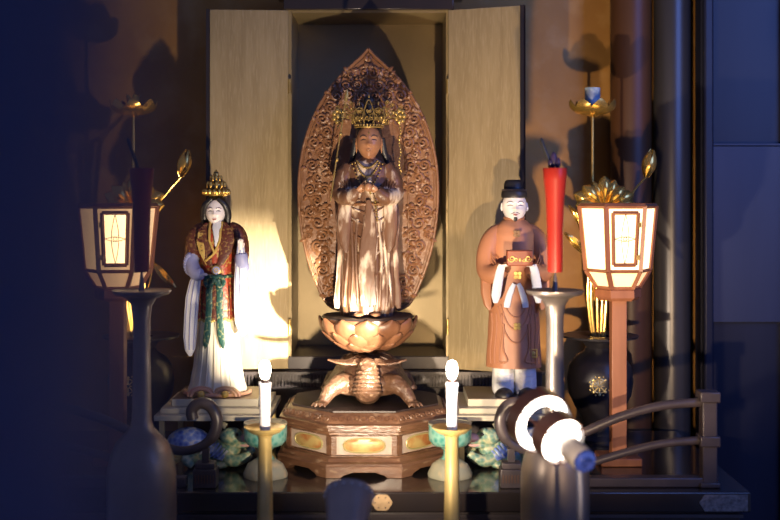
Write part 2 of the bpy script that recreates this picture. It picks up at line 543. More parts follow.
# scroll carving on the band + corner posts + panels
mb = MB()
posts = MB()
for k in range(8):
    a = k * PI / 4
    out = Vector((math.cos(a), math.sin(a), 0))
    sd = Vector((-math.sin(a), math.cos(a), 0))
    if out.y > 0.1: continue
    w = 0.19 * math.tan(PI / 8)
    nn = 9
    for i in range(nn):
        u0 = lerp(-w + 0.008, w - 0.008, i / (nn - 1))
        pts = []
        for t in range(15):
            th = t / 14 * 1.6 * 2 * PI * (1 if i % 2 else -1)
            r = 0.0078 * (1 - 0.75 * t / 14)
            uu, zz = u0 + r * math.cos(th), 0.1345 + r * math.sin(th) * 0.8
            pts.append(OC + out * (0.2030 - 0.72 * (zz - 0.1247)) + sd * uu + Vector((0, 0, zz)))
        mb.tube(pts, [0.0018] * 15, 5)
    wf = 0.186 * math.tan(PI / 8)
    for s in (-1, 1):
        p = OC + out * 0.187 + sd * (s * (wf - 0.006))
        mm = Matrix.Translation(p) @ Matrix.Rotation(a, 4, 'Z')
        build('corner_post', MB().box((-0.001, -0.006, 0.0482), (0.004, 0.006, 0.0938), mm), M['basewood'], ob)
    mm = Matrix.Translation(OC + out * 0.1862) @ Matrix.Rotation(a, 4, 'Z')
    pn = build('panel', MB().box((0, -wf + 0.0125, 0.050), (0.002, wf - 0.0125, 0.092), mm), M['panelcream'], ob)
    ov, rim = MB(), MB()
    ring = []
    for i in range(32):
        th = 2 * PI * i / 32
        e = lambda v, q: math.copysign(abs(v) ** q, v)
        ring.append((0.0485 * e(math.cos(th), .75), 0.071 + 0.0165 * e(math.sin(th), .75)))
    ov.loft([[mm @ Vector((0.0022, u, z)) for u, z in ring], [mm @ Vector((0.0036, u * .93, 0.071 + (z - .071) * .93)) for u, z in ring],
             [mm @ Vector((0.0052, u * .4, 0.071 + (z - .071) * .4)) for u, z in ring]])
    og = build('oval', ov, M['oval'], pn)
    rim.tube([mm @ Vector((0.0032, u, z)) for u, z in ring + ring[:1]], 0.0022, 6)
    build('oval_rim', rim, M['ovalrim'], pn)
build('scrollwork', mb, M['basewood'], ob)

# ================================================================== TORTOISE
ZO = ZA + 0.1506
TC = Vector((X0 + 0.003, 0.0, ZO))
tt = thing('carved_tortoise', 'brown carved tortoise with raised ringed neck and spread forelegs bearing the lotus', 'tortoise statue', TC)


def T(x, y, z):
    return TC + Vector((x, y, z))


mb = MB()
# belly
mb.ell(T(0, 0.0, 0.034), (0.094, 0.115, 0.026), nu=28, nv=14)
# neck and head
neck = [(0, -0.075, 0.030), (0, -0.108, 0.040), (0, -0.124, 0.058), (0, -0.120, 0.078), (0, -0.119, 0.090), (0, -0.128, 0.099)]
rad = [0.034, 0.034, 0.030, 0.026, 0.0245, 0.022]
mb.tube([T(*p) for p in neck], rad, 18)
mb.ell(T(0, -0.134, 0.102), (0.023, 0.026, 0.0165))
mb.ell(T(0, -0.152, 0.097), (0.017, 0.016, 0.011))
mb.ell(T(0, -0.160, 0.094), (0.012, 0.010, 0.006))
for s in (-1, 1):
    mb.ell(T(s * 0.013, -0.148, 0.1075), (0.007, 0.007, 0.006))
    # forelegs
    mb.tube([T(s * .045, -.075, .046), T(s * .072, -.100, .050), T(s * .092, -.112, .034), T(s * .106, -.120, .012)], [.028, .024, .0185, .014], 14)
    mb.ell(T(s * .110, -.126, .0085), (.017, .017, .0085))
    for q in range(4):
        a = -PI / 2 + (q - 1.5) * .5 + s * .35
        d = Vector((math.cos(a), math.sin(a), 0))
        p = T(s * .110, -.126, .007)
        mb.tube([p + d * .008, p + d * .019 + Vector((0, 0, .002)), p + d * .027 + Vector((0, 0, -.0035))], [.0058, .005, .0022], 8)
    # hind legs
    mb.tube([T(s * .06, .075, .040), T(s * .095, .095, .034), T(s * .108, .105, .012)], [.026, .02, .014], 12)
    mb.ell(T(s * .110, .106, .0085), (.016, .018, .0085))
# belly supports the weight
body = build('body', mb, M['tortoise'], tt, remesh=0.0022)
# neck rings
mb = MB()
for i, (p, r) in enumerate(zip([(0, -.112, .034), (0, -.1205, .044), (0, -.124, .054), (0, -.124, .064), (0, -.121, .074), (0, -.1195, .084), (0, -.119, .093)],
                               [.0345, .033, .031, .029, .0272, .0258, .025])):
    pts = []
    for j in range(15):
        a = PI + PI * j / 14
        pts.append(T(p[0] + r * math.cos(a), p[1] + 0.0 + r * .98 * math.sin(a), p[2] - .004 * (1 + math.sin(a)) * 2 + .004))
    mb.tube(pts, .0032, 6)
build('neck_ring', mb, M['tortoise'], body)
# shell: dome with flared rim
mb = MB()
rings = []
prof = [(1.0, .030), (1.06, .031), (1.05, .037), (.97, .046), (.90, .060), (.80, .078), (.66, .096), (.48, .108), (.28, .1135), (.06, .115)]
for r, z in prof:
    ring = []
    for j in range(48):
        a = 2 * PI * j / 48
        wob = 0.0
        zz = z
        front = max(0, -math.sin(a)) ** 6
        if r > .95: zz += .030 * front
        if .6 < r <= .95: zz += .012 * front * (r - .6)
        wob = 1 + .02 * math.cos(12 * a) * (r > .9)
        ring.append(T(.103 * r * wob * math.cos(a), .122 * r * wob * math.sin(a) + .01, zz))
    rings.append(ring)
mb.loft(rings)
sh = build('shell', mb, M['tortoise'], tt)
mb = MB()
for cx, cy, w in ((0, -.02, .022), (0, .04, .024), (-.042, -.03, .020), (.042, -.03, .020), (-.045, .03, .02), (.045, .03, .02), (-.068, 0, .015), (.068, 0, .015)):
    pts = []
    for i in range(7):
        a = 2 * PI * i / 6
        x, y = cx + w * math.cos(a), cy + w * math.sin(a)
        q = math.sqrt((x / .103) ** 2 + ((y) / .122) ** 2)
        zz = .115 - .004 * q - .062 * q ** 3.2
        pts.append(T(x, y + .01, zz + .0008))
    mb.tube(pts, .0018, 5)
build('scute_ridge', mb, M['tortoise'], sh)
# long flat ear fins each side of the head
for s in (-1, 1):
    def ear(u, v, s=s):
        x = .018 + u * .076
        w = .012 * math.sin(PI * min(1, .12 + u * .88)) + .0015
        return T(s * x, -.130 + (v - .5) * 2 * w, .1095 - .004 * math.sin(PI * u) + .004 * u + .010 * (v - .5) * (1 - u))
    build('ear', MB().sheet(ear, 14, 4, .004), M['tortoise'], body)
build('tail', MB().tube([T(0, .12, .035), T(0, .145, .03), T(.01, .16, .018)], [.01, .007, .002], 8), M['tortoise'], body)

# ================================================================== LOTUS SEAT
ZL0, ZL = ZO + 0.1190, 1.352
LC = Vector((X0 + 0.002, 0.005, ZL0))
lt = thing('lotus_pedestal', 'brown carved lotus seat with two rows of petals under the standing statue', 'lotus pedestal', LC)
LH = ZL - ZL0
mb = MB().lathe([(.032, 0), (.045, .004), (.075, .016), (.095, .032), (.108, .05), (.112, LH - .008), (.112, LH)], LC, 48)
build('bowl', mb, M['lotuswood'], lt)
build('seat_disc', MB().lathe([(.114, LH + .0002), (.116, LH + .002), (.112, LH + .0055)], LC, 48), M['darkwood'], lt, label='dark flat top of the lotus')
ZS = ZL + .0057


def bowl_r(z):
    t = max(0, min(1, z / LH))
    return .034 + .082 * (1 - (1 - t) ** 2.1)


def lotus_petal(ac, z0, z1, wid, off, curl):
    def fn(u, v):
        ww = math.sin(PI * min(1, .22 + .74 * v)) ** .6 if v < 1 else .001
        ww = max(.02, (1 - max(0, (v - .55) / .45) ** 2.6)) * (0.6 + .4 * min(1, v / .4))
        a = ac + (u - .5) * wid * ww
        z = z0 + (z1 - z0) * v + .0
        bulge = .010 * math.sin(PI * u) * (0.4 + .6 * math.sin(PI * v)) + off + curl * max(0, v - .75) ** 1 * 4 * .004
        r = bowl_r(z) + bulge - .004
        return LC + Vector((r * math.cos(a), r * math.sin(a), z))
    return MB().sheet(fn, 8, 10, .003)


for row, (n, z0, z1, wd, off, ph) in enumerate(((12, .022, LH + .003, .62, .003, 0), (12, .004, LH * .62, .60, .008, .5), (10, .0, LH * .30, .74, .012, 0.25))):
    for k in range(n):
        a = -PI / 2 + 2 * PI * (k + ph) / n
        build('petal', lotus_petal(a, z0, z1, wd, off, 1), M['lotuswood'], lt)
build('boss', MB().ell(LC + Vector((0, -.066, .013)), (.020, .008, .010)), M['lotuswood'], lt)


# ================================================================== HALO
YH = 0.085
HC = at(368.3, 314, YH)
hl = thing('flame_halo', 'pointed brown carved halo covered in scrolling leaves, standing behind the central statue', 'halo', (HC.x, YH, ZS))
hp = [(47, 0), (55, 7), (64, 17), (78, 31), (95, 44), (115, 55), (140, 64), (165, 69), (190, 70.5), (215, 69.5), (240, 66), (262, 60.5), (280, 54), (296, 47), (306, 40), (311, 30)]


def hw(z):
    pts = [(at(0, py, YH).z, w * (3 + YH) / F) for py, w in hp]
    if z >= pts[0][0]: return 0
    for (z1, w1), (z0, w0) in zip(pts, pts[1:]):
        if z0 <= z <= z1:
            return lerp(w0, w1, (z - z0) / (z1 - z0))
    return 0


def catmull(pts, n):
    out = []
    P = [pts[0]] + list(pts) + [pts[-1]]
    for i in range(1, len(P) - 2):
        p0, p1, p2, p3 = [Vector(q) for q in P[i - 1:i + 3]]
        for j in range(n):
            t = j / n
            out.append(.5 * ((2 * p1) + (p2 - p0) * t + (2 * p0 - 5 * p1 + 4 * p2 - p3) * t * t + (3 * p1 - p0 - 3 * p2 + p3) * t ** 3))
    out.append(Vector(pts[-1]))
    return out


half = catmull([Vector((w * (3 + YH) / F, 0, at(0, py, YH).z)) for py, w in hp], 4)
zb = ZS
out2 = [(HC.x + p.x, p.z) for p in half] + [(HC.x + .02, zb), (HC.x - .02, zb)] + [(HC.x - p.x, p.z) for p in reversed(half[1:])]
plate = build('plate', MB().prism(out2, YH, YH + 0.014), M['wood'], hl)
mb = MB()
for off, r in ((0.003, .0042), (0.0115, .0022)):
    pts = []
    for sgn in (-1, 1):
        seq = half if sgn == 1 else half[::-1]
        for i, p in enumerate(seq):
            q = half if sgn == 1 else half
            j = i if sgn == 1 else len(half) - 1 - i
            tg = (half[min(j + 1, len(half) - 1)] - half[max(j - 1, 0)]).normalized()
            nx, nz = tg.z, -tg.x          # inward normal of the right-hand outline
            if j == 0: nx, nz = 0, -1.25
            pts.append(Vector((HC.x + sgn * max(0, p.x + nx * off), YH - .001, p.z + nz * off)))
    # left side runs bottom->top, right runs top->bottom
    mb.tube(pts, r, 7)
# inner almond border round the figure
inner = catmull([Vector((w * .00257, 0, at(0, py, YH).z)) for py, w in [(88, 0), (96, 10), (110, 22), (135, 32), (165, 38), (200, 40), (240, 40), (280, 37), (308, 30)]], 4)
pts = [Vector((HC.x - p.x, YH - .001, p.z)) for p in reversed(inner)] + [Vector((HC.x + p.x, YH - .001, p.z)) for p in inner[1:]]
mb.tube(pts, .0028, 7)
build('border', mb, M['wood'], hl)


def spiral(mb, cx, cz, R, th0, hand, turns=1.7, r0=.0040, tail=.0):
    pts, rr = [], []
    n = 20
    for i in range(n):
        t = i / (n - 1)
        th = th0 + hand * t * turns * 2 * PI
        r = R * (1 - .84 * t)
        pts.append(Vector((cx + r * math.cos(th), YH - .002 - .005 * t, cz + r * math.sin(th))))
        rr.append(r0 * (1.0 - .35 * t))
    mb.tube(pts, rr, 6)
    mb.ell(pts[-1], (.004, .004, .004), nu=8, nv=6)


def leaf(mb, cx, cz, L, ang, bend, w=.0048):
    pts, rr = [], []
    for i in range(9):
        t = i / 8
        a = ang + bend * t
        pts.append(Vector((cx + L * t * math.cos(a), YH - .0015 - .003 * math.sin(PI * t), cz + L * t * math.sin(a))))
        rr.append(w * math.sin(PI * (.1 + .86 * t)) + .0006)
    mb.tube(pts, rr, 6, flat=.7)


def inner_w(z):
    b = 0
    for p, q in zip(inner, inner[1:]):
        if q.z <= z <= p.z: b = lerp(q.x, p.x, (z - q.z) / max(1e-6, p.z - q.z))
    return b


rg = random.Random(3)
S = .0345
vine = MB()
lf = MB()
row = 0
z = 1.376
while z < 2.03:
    wmax = hw(z) - .013
    wmin = min(inner_w(z) + .008, max(.03, hw(z) - .052)) if z < 1.87 else 0.008
    x = wmin + .006 + (S * .5 if row % 2 else 0) * .8
    k = 0
    while x < wmax - .006:
        R = min(S * .50, wmax - x + .004, x - wmin + .012) * rg.uniform(.85, 1.08)
        if R > .006:
            th = rg.uniform(0, 2 * PI)
            hd = 1 if (row + k) % 2 else -1
            tn = rg.uniform(1.35, 1.85)
            jx, jz = rg.uniform(-.003, .003), rg.uniform(-.003, .003)
            la = [(rg.uniform(0, 2 * PI), rg.uniform(-1.2, 1.2), rg.uniform(.012, .02)) for _ in range(5)]
            for sg in (-1, 1):
                t0 = th if sg == 1 else PI - th
                spiral(vine, HC.x + sg * (x + jx), z + jz, R, t0, hd * sg, tn)
                for a, bd, L in la:
                    aa = a if sg == 1 else PI - a
                    leaf(lf, HC.x + sg * (x + jx) + math.cos(aa) * R * 1.0, z + jz + math.sin(aa) * R * 1.0, L, aa + .9 * sg, bd * sg)
        x += S
        k += 1
    z += S * .86
    row += 1
for zz in (1.90, 1.935, 1.97, 2.0):
    for sg in (-1, 1):
        leaf(lf, HC.x, zz, .02, PI / 2 - sg * .9, sg * .7)
build('scroll', vine, M['wood'], plate)
build('leaf', lf, M['wood'], plate)


# ================================================================== FIGURE HELPERS
class Robe:
    """robed body from elliptical rings (z, hw, depth) centred on cx, cy"""
    def __init__(s, cx, cy, rings, k=12, amp=lambda z: 0.0, ph=0.3, cyf=None):
        s.cx, s.cy, s.r, s.k, s.amp, s.ph = cx, cy, sorted(rings), k, amp, ph

    def dims(s, z):
        r = s.r
        if z <= r[0][0]: return r[0][1], r[0][2]
        for a, b in zip(r, r[1:]):
            if a[0] <= z <= b[0]:
                t = (z - a[0]) / (b[0] - a[0])
                t = t * t * (3 - 2 * t) * .5 + t * .5
                return lerp(a[1], b[1], t), lerp(a[2], b[2], t)
        return r[-1][1], r[-1][2]

    def mesh(s, n=72, nz=40, z0=None, z1=None, grow=0.0):
        z0 = s.r[0][0] if z0 is None else z0
        z1 = s.r[-1][0] if z1 is None else z1
        rings = []
        for i in range(nz + 1):
            z = lerp(z0, z1, i / nz)
            w, d = s.dims(z)
            A = s.amp(z)
            ring = []
            for j in range(n):
                a = 2 * PI * j / n
                f = 1 + A * (math.cos(s.k * a + s.ph + 2 * z) + .5 * math.cos(s.k * 1.7 * a - .7 + 5 * z))
                ring.append(Vector((s.cx + (w + grow) * f * math.cos(a), s.cy + (d + grow) * f * math.sin(a), z)))
            rings.append(ring)
        return MB().loft(rings)

    def front(s, x, z, off=0.0):
        w, d = s.dims(z)
        u = max(-.98, min(.98, (x - s.cx) / w))
        return Vector((x, s.cy - (d + off) * math.sqrt(1 - u * u) - off * .2, z))


def ribbon(mb, pts, widths, thick, nrm=(0, -1, 0)):
    """flat strip, width across x-ish"""
    pts = [Vector(p) for p in pts]
    n = len(pts)
    rings = []
    N = Vector(nrm)
    for i, p in enumerate(pts):
        t = (pts[min(i + 1, n - 1)] - pts[max(i - 1, 0)]).normalized()
        s = t.cross(N).normalized()
        nn = s.cross(t).normalized()
        w = widths[i] / 2
        h = thick / 2
        ring = []
        for j in range(12):
            a = 2 * PI * j / 12
            c, sn = math.cos(a), math.sin(a)
            q = lambda v: math.copysign(abs(v) ** .6, v)
            ring.append(p + s * (w * q(c)) + nn * (h * q(sn)))
        rings.append(ring)
    mb.loft(rings)
    return mb


class Head:
    def __init__(s, c, w, h, d, jaw=.30, nose=1.0):
        s.c, s.a, s.b, s.d, s.jaw, s.nose = Vector(c), w / 2, h / 2, d / 2, jaw, nose

    def ax(s, z):
        t = z / s.b
        return s.a * (1 - s.jaw * max(0, -t) ** 2.0 * .9)

    def feat(s, x, z):
        X, Zz = x / (2 * s.a), z / (2 * s.b)
        g = lambda x0, z0, sx, sz: math.exp(-((X - x0) / sx) ** 2 - ((Zz - z0) / sz) ** 2)
        f = 0
        f += s.nose * (.085 * g(0, -.07, .075, .06) + .05 * g(0, .03, .05, .11))
        f += s.nose * .035 * (g(-.07, -.085, .05, .035) + g(.07, -.085, .05, .035))
        f -= .045 * (g(-.21, .045, .11, .055) + g(.21, .045, .11, .055))
        f += .026 * (g(-.21, .04, .085, .028) + g(.21, .04, .085, .028))
        f += .028 * (g(-.2, .13, .13, .035) + g(.2, .13, .13, .035))
        f += .035 * (g(0, -.215, .13, .02) + g(0, -.262, .11, .022)) - .02 * g(0, -.238, .13, .012)
        f += .05 * g(0, -.39, .14, .07)
        f += .02 * (g(-.27, -.12, .13, .1) + g(.27, -.12, .13, .1))
        return f * 2 * s.b

    def pt(s, x, z, off=0.0):
        a = s.ax(z)
        q = max(0.0, 1 - (x / a) ** 2 - (z / s.b) ** 2)
        return s.c + Vector((x, -s.d * math.sqrt(q) - s.feat(x, z) - off, z))

    def P(s, u, v, off=0.0):
        """u,v in fractions of width/height from the centre"""
        return s.pt(u * 2 * s.a, v * 2 * s.b, off)

    def mesh(s, mb, ears=True, neck=.0, long=False):
        nu, nv = 56, 44
        rings = []
        for i in range(nv + 1):
            th = PI * min(max(i / nv, .006), .994)
            z = -s.b * math.cos(th)
            ring = []
            for j in range(nu):
                ph = 2 * PI * j / nu
                x = s.ax(z) * math.sin(th) * math.sin(ph)
                cy = math.cos(ph)
                fr = smooth(0.0, .5, cy)
                y = -s.d * math.sin(th) * cy - s.feat(x, z) * fr
                ring.append(s.c + Vector((x, y, z)))
            rings.append(ring)
        mb.loft(rings)
        if ears:
            for sg in (-1, 1):
                L = .22 if long else .14
                mb.ell(s.c + Vector((sg * s.a * 1.02, .12 * s.d, -.02 * s.b - (L - .14) * s.b * 2)), (s.a * .10, s.d * .2, s.b * 2 * L), nu=12, nv=10)
                mb.ell(s.c + Vector((sg * s.a * 1.08, .02 * s.d, -.1 * s.b)), (s.a * .06, s.d * .10, s.b * .12), nu=8, nv=6)
        if neck:
            mb.lathe([(s.a * .62, -neck), (s.a * .52, -neck * .5), (s.a * .56, 0)], s.c + Vector((0, .1 * s.d, -s.b * .55)), 20)
        return mb

    def stroke(s, mb, pts, rad, off=.0003, flat=.6):
        P = [s.P(u, v, off) for u, v in pts]
        mb.tube(P, rad, 7, flat=flat, up=(0, 1, 0))


def face_parts(hd, head, brow, eye, lip, k=1.0, lid=None, smile=.01):
    S_ = 2 * hd.b
    m1 = {-1: MB(), 1: MB()}
    m2 = {-1: MB(), 1: MB()}
    for sg in (-1, 1):
        hd.stroke(m1[sg], [(sg * u, v) for u, v in ((.08, .115), (.15, .155), (.23, .165), (.31, .14), (.36, .11))], [S_ * r for r in (.006, .012, .012, .009, .004)])
        hd.stroke(m2[sg], [(sg * u, v) for u, v in ((.10, .03), (.16, .045), (.22, .047), (.28, .038), (.33, .025))], [S_ * r for r in (.005, .0105, .012, .009, .004)], off=.0005)
        build('eyebrow', m1[sg], brow, head)
        build('eye', m2[sg], eye, head)
    ml = MB()
    hd.stroke(ml, [(-.12, -.236 + smile), (-.06, -.226), (0, -.232), (.06, -.226), (.12, -.236 + smile)], [S_ * r for r in (.004, .012, .013, .012, .004)])
    hd.stroke(ml, [(-.09, -.25), (0, -.264), (.09, -.25)], [S_ * r for r in (.006, .015, .006)])
    build('lips', ml, lip, head)


def hand_mb(wrist, fdir, palm, size, side=1, curl=.5):
    """fdir finger direction, palm = palm normal; thumb on +side of fdir x palm"""
    mb = MB()
    f = Vector(fdir).normalized()
    p = (Vector(palm) - f * Vector(palm).dot(f)).normalized()
    s = f.cross(p) * side
    w = Vector(wrist)
    L = size
    # palm
    rings = []
    for t, hwid, th in ((-.12, .16, .13), (.0, .17, .12), (.2, .23, .115), (.42, .25, .1), (.52, .22, .085)):
        ring = []
        for j in range(14):
            a = 2 * PI * j / 14
            ring.append(w + f * (t * L) + s * (hwid * L * math.cos(a)) + p * (th * L * math.sin(a)))
        rings.append(ring)
    mb.loft(rings)
    for i, (o, ln) in enumerate(((.18, .42), (.06, .48), (-.06, .45), (-.17, .35))):
        pts = [w + f * (.45 * L) + s * (o * L)]
        ang = 0
        for sgm in (.42, .32, .26):
            ang += curl
            d = f * math.cos(ang) + p * math.sin(ang) + s * (o * .25)
            pts.append(pts[-1] + d * (ln * sgm * L))
        mb.tube(pts, [.062 * L, .06 * L, .054 * L, .036 * L], 8)
    th = [w + f * (.08 * L) + s * (.14 * L), w + f * (.24 * L) + s * (.30 * L) + p * (.06 * L), w + f * (.40 * L) + s * (.34 * L) + p * (.12 * L),
          w + f * (.52 * L) + s * (.32 * L) + p * (.16 * L)]
    mb.tube(th, [.075 * L, .07 * L, .06 * L, .038 * L], 8)
    return mb


def arm_sleeve(pts, rad, n=20, folds=.06):
    mb = MB()
    P = catmull(pts, 5)
    k = len(pts) - 1
    R = []
    for i in range(len(P)):
        t = i / (len(P) - 1) * k
        a = min(int(t), k - 1)
        R.append(lerp(rad[a], rad[a + 1], t - a) * (1 + folds * math.sin(i * 2.2)))
    mb.tube(P, R, n)
    return mb


# ================================================================== CENTRAL STATUE
cs_x, cs_y = X0 + .0015, -0.005
st = thing('deity_statue', 'standing brown wooden deity with gold filigree crown on the lotus seat, at the centre', 'statue', (cs_x, cs_y, ZS))
K = .0025


def C(px, py, y=0.0):
    """statue frame: pixel to point at depth y relative to the statue"""
    q = at(px, py, cs_y)
    q.y = cs_y + y
    return q


def zc(py): return at(0, py, cs_y).z


rings = [(ZS, 25 * K, .050), (zc(300), 27.5 * K, .054), (zc(280), 27 * K, .053), (zc(250), 25.5 * K, .050), (zc(222), 24.5 * K, .048), (zc(205), 24 * K, .047),
         (zc(190), 22 * K, .045), (zc(176), 22.5 * K, .043), (zc(168), 22.5 * K, .038), (zc(163), 18 * K, .033), (zc(159), 9 * K, .024), (zc(154), 5.5 * K, .015)]
rb = Robe(cs_x, cs_y, rings, k=13, amp=lambda z: .035 * smooth(zc(200), zc(300), -z + 0) if False else .012 + .028 * smooth(0, 1, (zc(210) - z) / (zc(210) - ZS)))
bd = build('robe', rb.mesh(n=110, nz=70), M['robewood'], st)
# fold ridges down the skirt and draped swags
mb = MB()
for dx in (-19, -14, -9.5, -4, 2, 7, 12, 17, 21):
    pts = []
    for i in range(12):
        t = i / 11
        py = lerp(214 + abs(dx) * .5, 305, t)
        x = cs_x + K * (dx * (1 + .12 * t) + 1.2 * math.sin(t * 5 + dx))
        pts.append(rb.front(x, zc(py), .0015))
    mb.tube(pts, [.0022 + .0024 * math.sin(PI * (.15 + .8 * i / 11)) for i in range(12)], 7)
for i, (py, hwid, sag) in enumerate(((206, 17, 6), (214, 19, 10), (226, 20, 13), (240, 21, 16), (258, 22, 18))):
    pts = []
    for j in range(13):
        u = -1 + 2 * j / 12
        pts.append(rb.front(cs_x + K * hwid * u, zc(py + sag * (1 - u * u)), .002))
    mb.tube(pts, [.0018 + .0012 * math.sin(PI * j / 12) for j in range(13)], 7)
build('drapery_fold', mb, M['robewood'], bd)
# front panel hanging from the waist
mb = MB()
ribbon(mb, [rb.front(cs_x + K * (1 + 1.5 * math.sin(i * .5)), zc(lerp(200, 303, i / 14)), .005) for i in range(15)], [K * (5 + 11 * min(1, i / 5)) for i in range(15)], .006)
build('apron', mb, M['robewood'], bd)
mb = MB().tube([rb.front(cs_x + rb.dims(zc(204))[0] * u, zc(204), .003) for u in [-.95 + 1.9 * i / 14 for i in range(15)]], .0042, 8)
build('girdle', mb, M['wood'], bd)
mb = MB()
for s in (-1, 1):
    mb.ell(Vector((cs_x + s * .021, cs_y - .052, ZS + .0065)), (.0135, .022, .0065))
build('foot', mb, M['facewood'], st)
# sleeves
for s in (-1, 1):
    sx = lambda v: 367.8 + s * v
    mb = arm_sleeve([C(sx(17), 167, 0), C(sx(24), 178, -.005), C(sx(26), 194, -.02), C(sx(17), 197, -.055), C(sx(9), 190, -.066)], [.020, .024, .024, .020, .013])
    # hanging cloth of the sleeve
    ribbon(mb, [C(sx(22), 196, -.03), C(sx(22.5), 210, -.035), C(sx(23), 228, -.036), C(sx(22), 245, -.036), C(sx(21), 252, -.036)], [.030, .036, .034, .026, .008], .018)
    sl = build('sleeve', mb, M['robewood'], st)
    mf = MB()
    for q in range(6):
        o = q * 1.0
        pts = [C(sx(28 - o * 2.6), 172 + o * 2.5, -.014 - o * .004), C(sx(27.5 - o * 3), 184 + o * 2, -.032 - o * .006), C(sx(18 - o * 2), 202 - o * .5, -.062 - o * .002)]
        mf.tube(catmull(pts, 5), .0028, 6)
    build('sleeve_fold', mf, M['robewood'], sl)
    # scarf falling beside the skirt to the lotus
    mb = MB()
    ribbon(mb, [C(sx(26), 196, -.004), C(sx(28), 220, -.004), C(sx(27), 250, -.006), C(sx(28.5), 280, -.008), C(sx(30), 300, -.01), C(sx(30.5), 308, -.012)],
           [.018, .020, .016, .016, .020, .012], .010)
    build('scarf', mb, M['robewood'], st)
    h = hand_mb(C(sx(10), 191, -.071), (-s * .75, -.35, .55), (-s * .4, .6, .5), .030, side=s, curl=.45)
    build('hand', h, M['facewood'], st)
# necklace
mb = MB()
for rr, py0, sag in ((12, 163, 14), (15, 164, 24), (10, 161, 7)):
    for j in range(21):
        u = -1 + 2 * j / 20
        p = rb.front(cs_x + K * rr * u, zc(py0 + sag * (1 - u * u)), .004)
        mb.ell(p, (.0027, .0027, .0027), nu=8, nv=6)
for j in range(14):
    p = rb.front(cs_x + K * 6 + .0008 * j, zc(186 + j * 2.6), .009)
    mb.ell(p, (.0026, .0026, .0030), nu=8, nv=6)
    p = rb.front(cs_x - K * 1 + .0008 * j, zc(178 + j * 1.2), .006)
    mb.ell(p, (.0026, .0026, .0026), nu=8, nv=6)
build('necklace', mb, M['goldold'], st)
# head
hd = Head(C(369, 142, -.008), 24.5 * K, 37 * K, .066, jaw=.30, nose=.8)
hb = build('head', hd.mesh(MB(), neck=.018, long=True), M['facewood'], st)
face_parts(hd, hb, M['darkwood'], M['darkwood'], M['facewood'])
mb = MB()
mb.ell(hd.P(0, .22, 0), (.0022, .002, .0022), nu=8, nv=6)
build('forehead_jewel', mb, M['goldold'], hb)
# hair: cap and topknot
mb = MB()
mb.ell(C(369, 135, .006), (.0335, .034, .038), nu=24)
mb.ell(C(369, 112, .008), (.013, .013, .030))
mb.ell(C(369, 101, .008), (.016, .014, .014))
for s in (-1, 1):
    mb.tube([C(369 + s * 13, 138, .006), C(369 + s * 15, 152, .012), C(369 + s * 19, 164, .018)], [.008, .009, .006], 10)
build('hair', mb, M['black'], hb)
# crown
cr = MB()
for k in range(26):
    a = 2 * PI * k / 26
    cr.ell(C(369, 126, .002) + Vector((.0345 * math.cos(a), .036 * math.sin(a), .002)), (.003, .003, .003), nu=8, nv=6)
pts = [C(369, 126.5, .002) + Vector((.034 * math.cos(2 * PI * k / 24), .0355 * math.sin(2 * PI * k / 24), -.002)) for k in range(25)]
cr.tube(pts, .0026, 6)
crown = build('crown', cr, M['goldold'], st)
cr = MB()


def cspiral(mb, c, R, th0, hand, turns=1.3, r0=.0014):
    pts = []
    for i in range(14):
        t = i / 13
        th = th0 + hand * t * turns * 2 * PI
        r = R * (1 - .8 * t)
        pts.append(Vector(c) + Vector((r * math.cos(th), -.002 * t, r * math.sin(th))))
    mb.tube(pts, r0, 5)


for s in (-1, 0, 1):
    cx, top = 369 + s * 9.5, 105 - (0 if s else 7)
    yy = -.030 + abs(s) * .009
    # leaf shaped openwork plate
    ol = [C(cx - 4, 124, yy), C(cx - 6, 118, yy - .002), C(cx - 4.5, 111, yy), C(cx - 1.5, top + 4, yy), C(cx, top + 3, yy + .002), C(cx + 1.5, top + 4, yy), C(cx + 4.5, 111, yy), C(cx + 6, 118, yy - .002), C(cx + 4, 124, yy)]
    cr.tube(catmull(ol, 4), .0015, 5)
    for q in (-1, 1):
        cspiral(cr, C(cx + q * 2.4, 119, yy - .002), .0052, PI / 2, q)
        cspiral(cr, C(cx + q * 1.6, 112, yy - .001), .0040, -PI / 2, -q)
    cr.ell(C(cx, 121, yy - .003), (.003, .002, .003), nu=8, nv=6)
    cr.ell(C(cx, top - 1, yy), (.002, .002, .005), nu=8, nv=6)
for s in (-1, 1):
    for r, ang in ((15, .3), (18, .75), (21, .05), (17, 1.1)):
        c0 = C(369 + s * 11, 122, -.012)
        p1 = C(369 + s * (11 + r * .5 * math.cos(ang)), 122 - r * .6 * math.sin(ang) - 3, -.010)
        p2 = C(369 + s * (11 + r * .9 * math.cos(ang)), 120 - r * math.sin(ang) - 2, -.006)
        cr.tube(catmull([c0, p1, p2], 5), .0013, 5)
        cspiral(cr, p2, .0055, 0, s)
        cspiral(cr, p1 + Vector((0, -.001, .004)), .004, 2, -s)
for k in range(46):
    a, r_ = rg.uniform(0.05, PI - .05), rg.uniform(.25, 1) ** .6
    cspiral(cr, C(369 + 19 * r_ * math.cos(a), 124 - 18 * r_ * math.sin(a), -.026 + .030 * r_), rg.uniform(.0025, .0048), rg.uniform(0, 6), rg.choice((-1, 1)), 1.1, .0013)
for k in range(40):
    a, r_ = rg.uniform(0.05, PI - .05), rg.uniform(.2, 1) ** .6
    cr.ell(C(369 + 20 * r_ * math.cos(a), 124 - 19 * r_ * math.sin(a), -.028 + .030 * r_), (.0018, .0015, .0026), nu=6, nv=5)
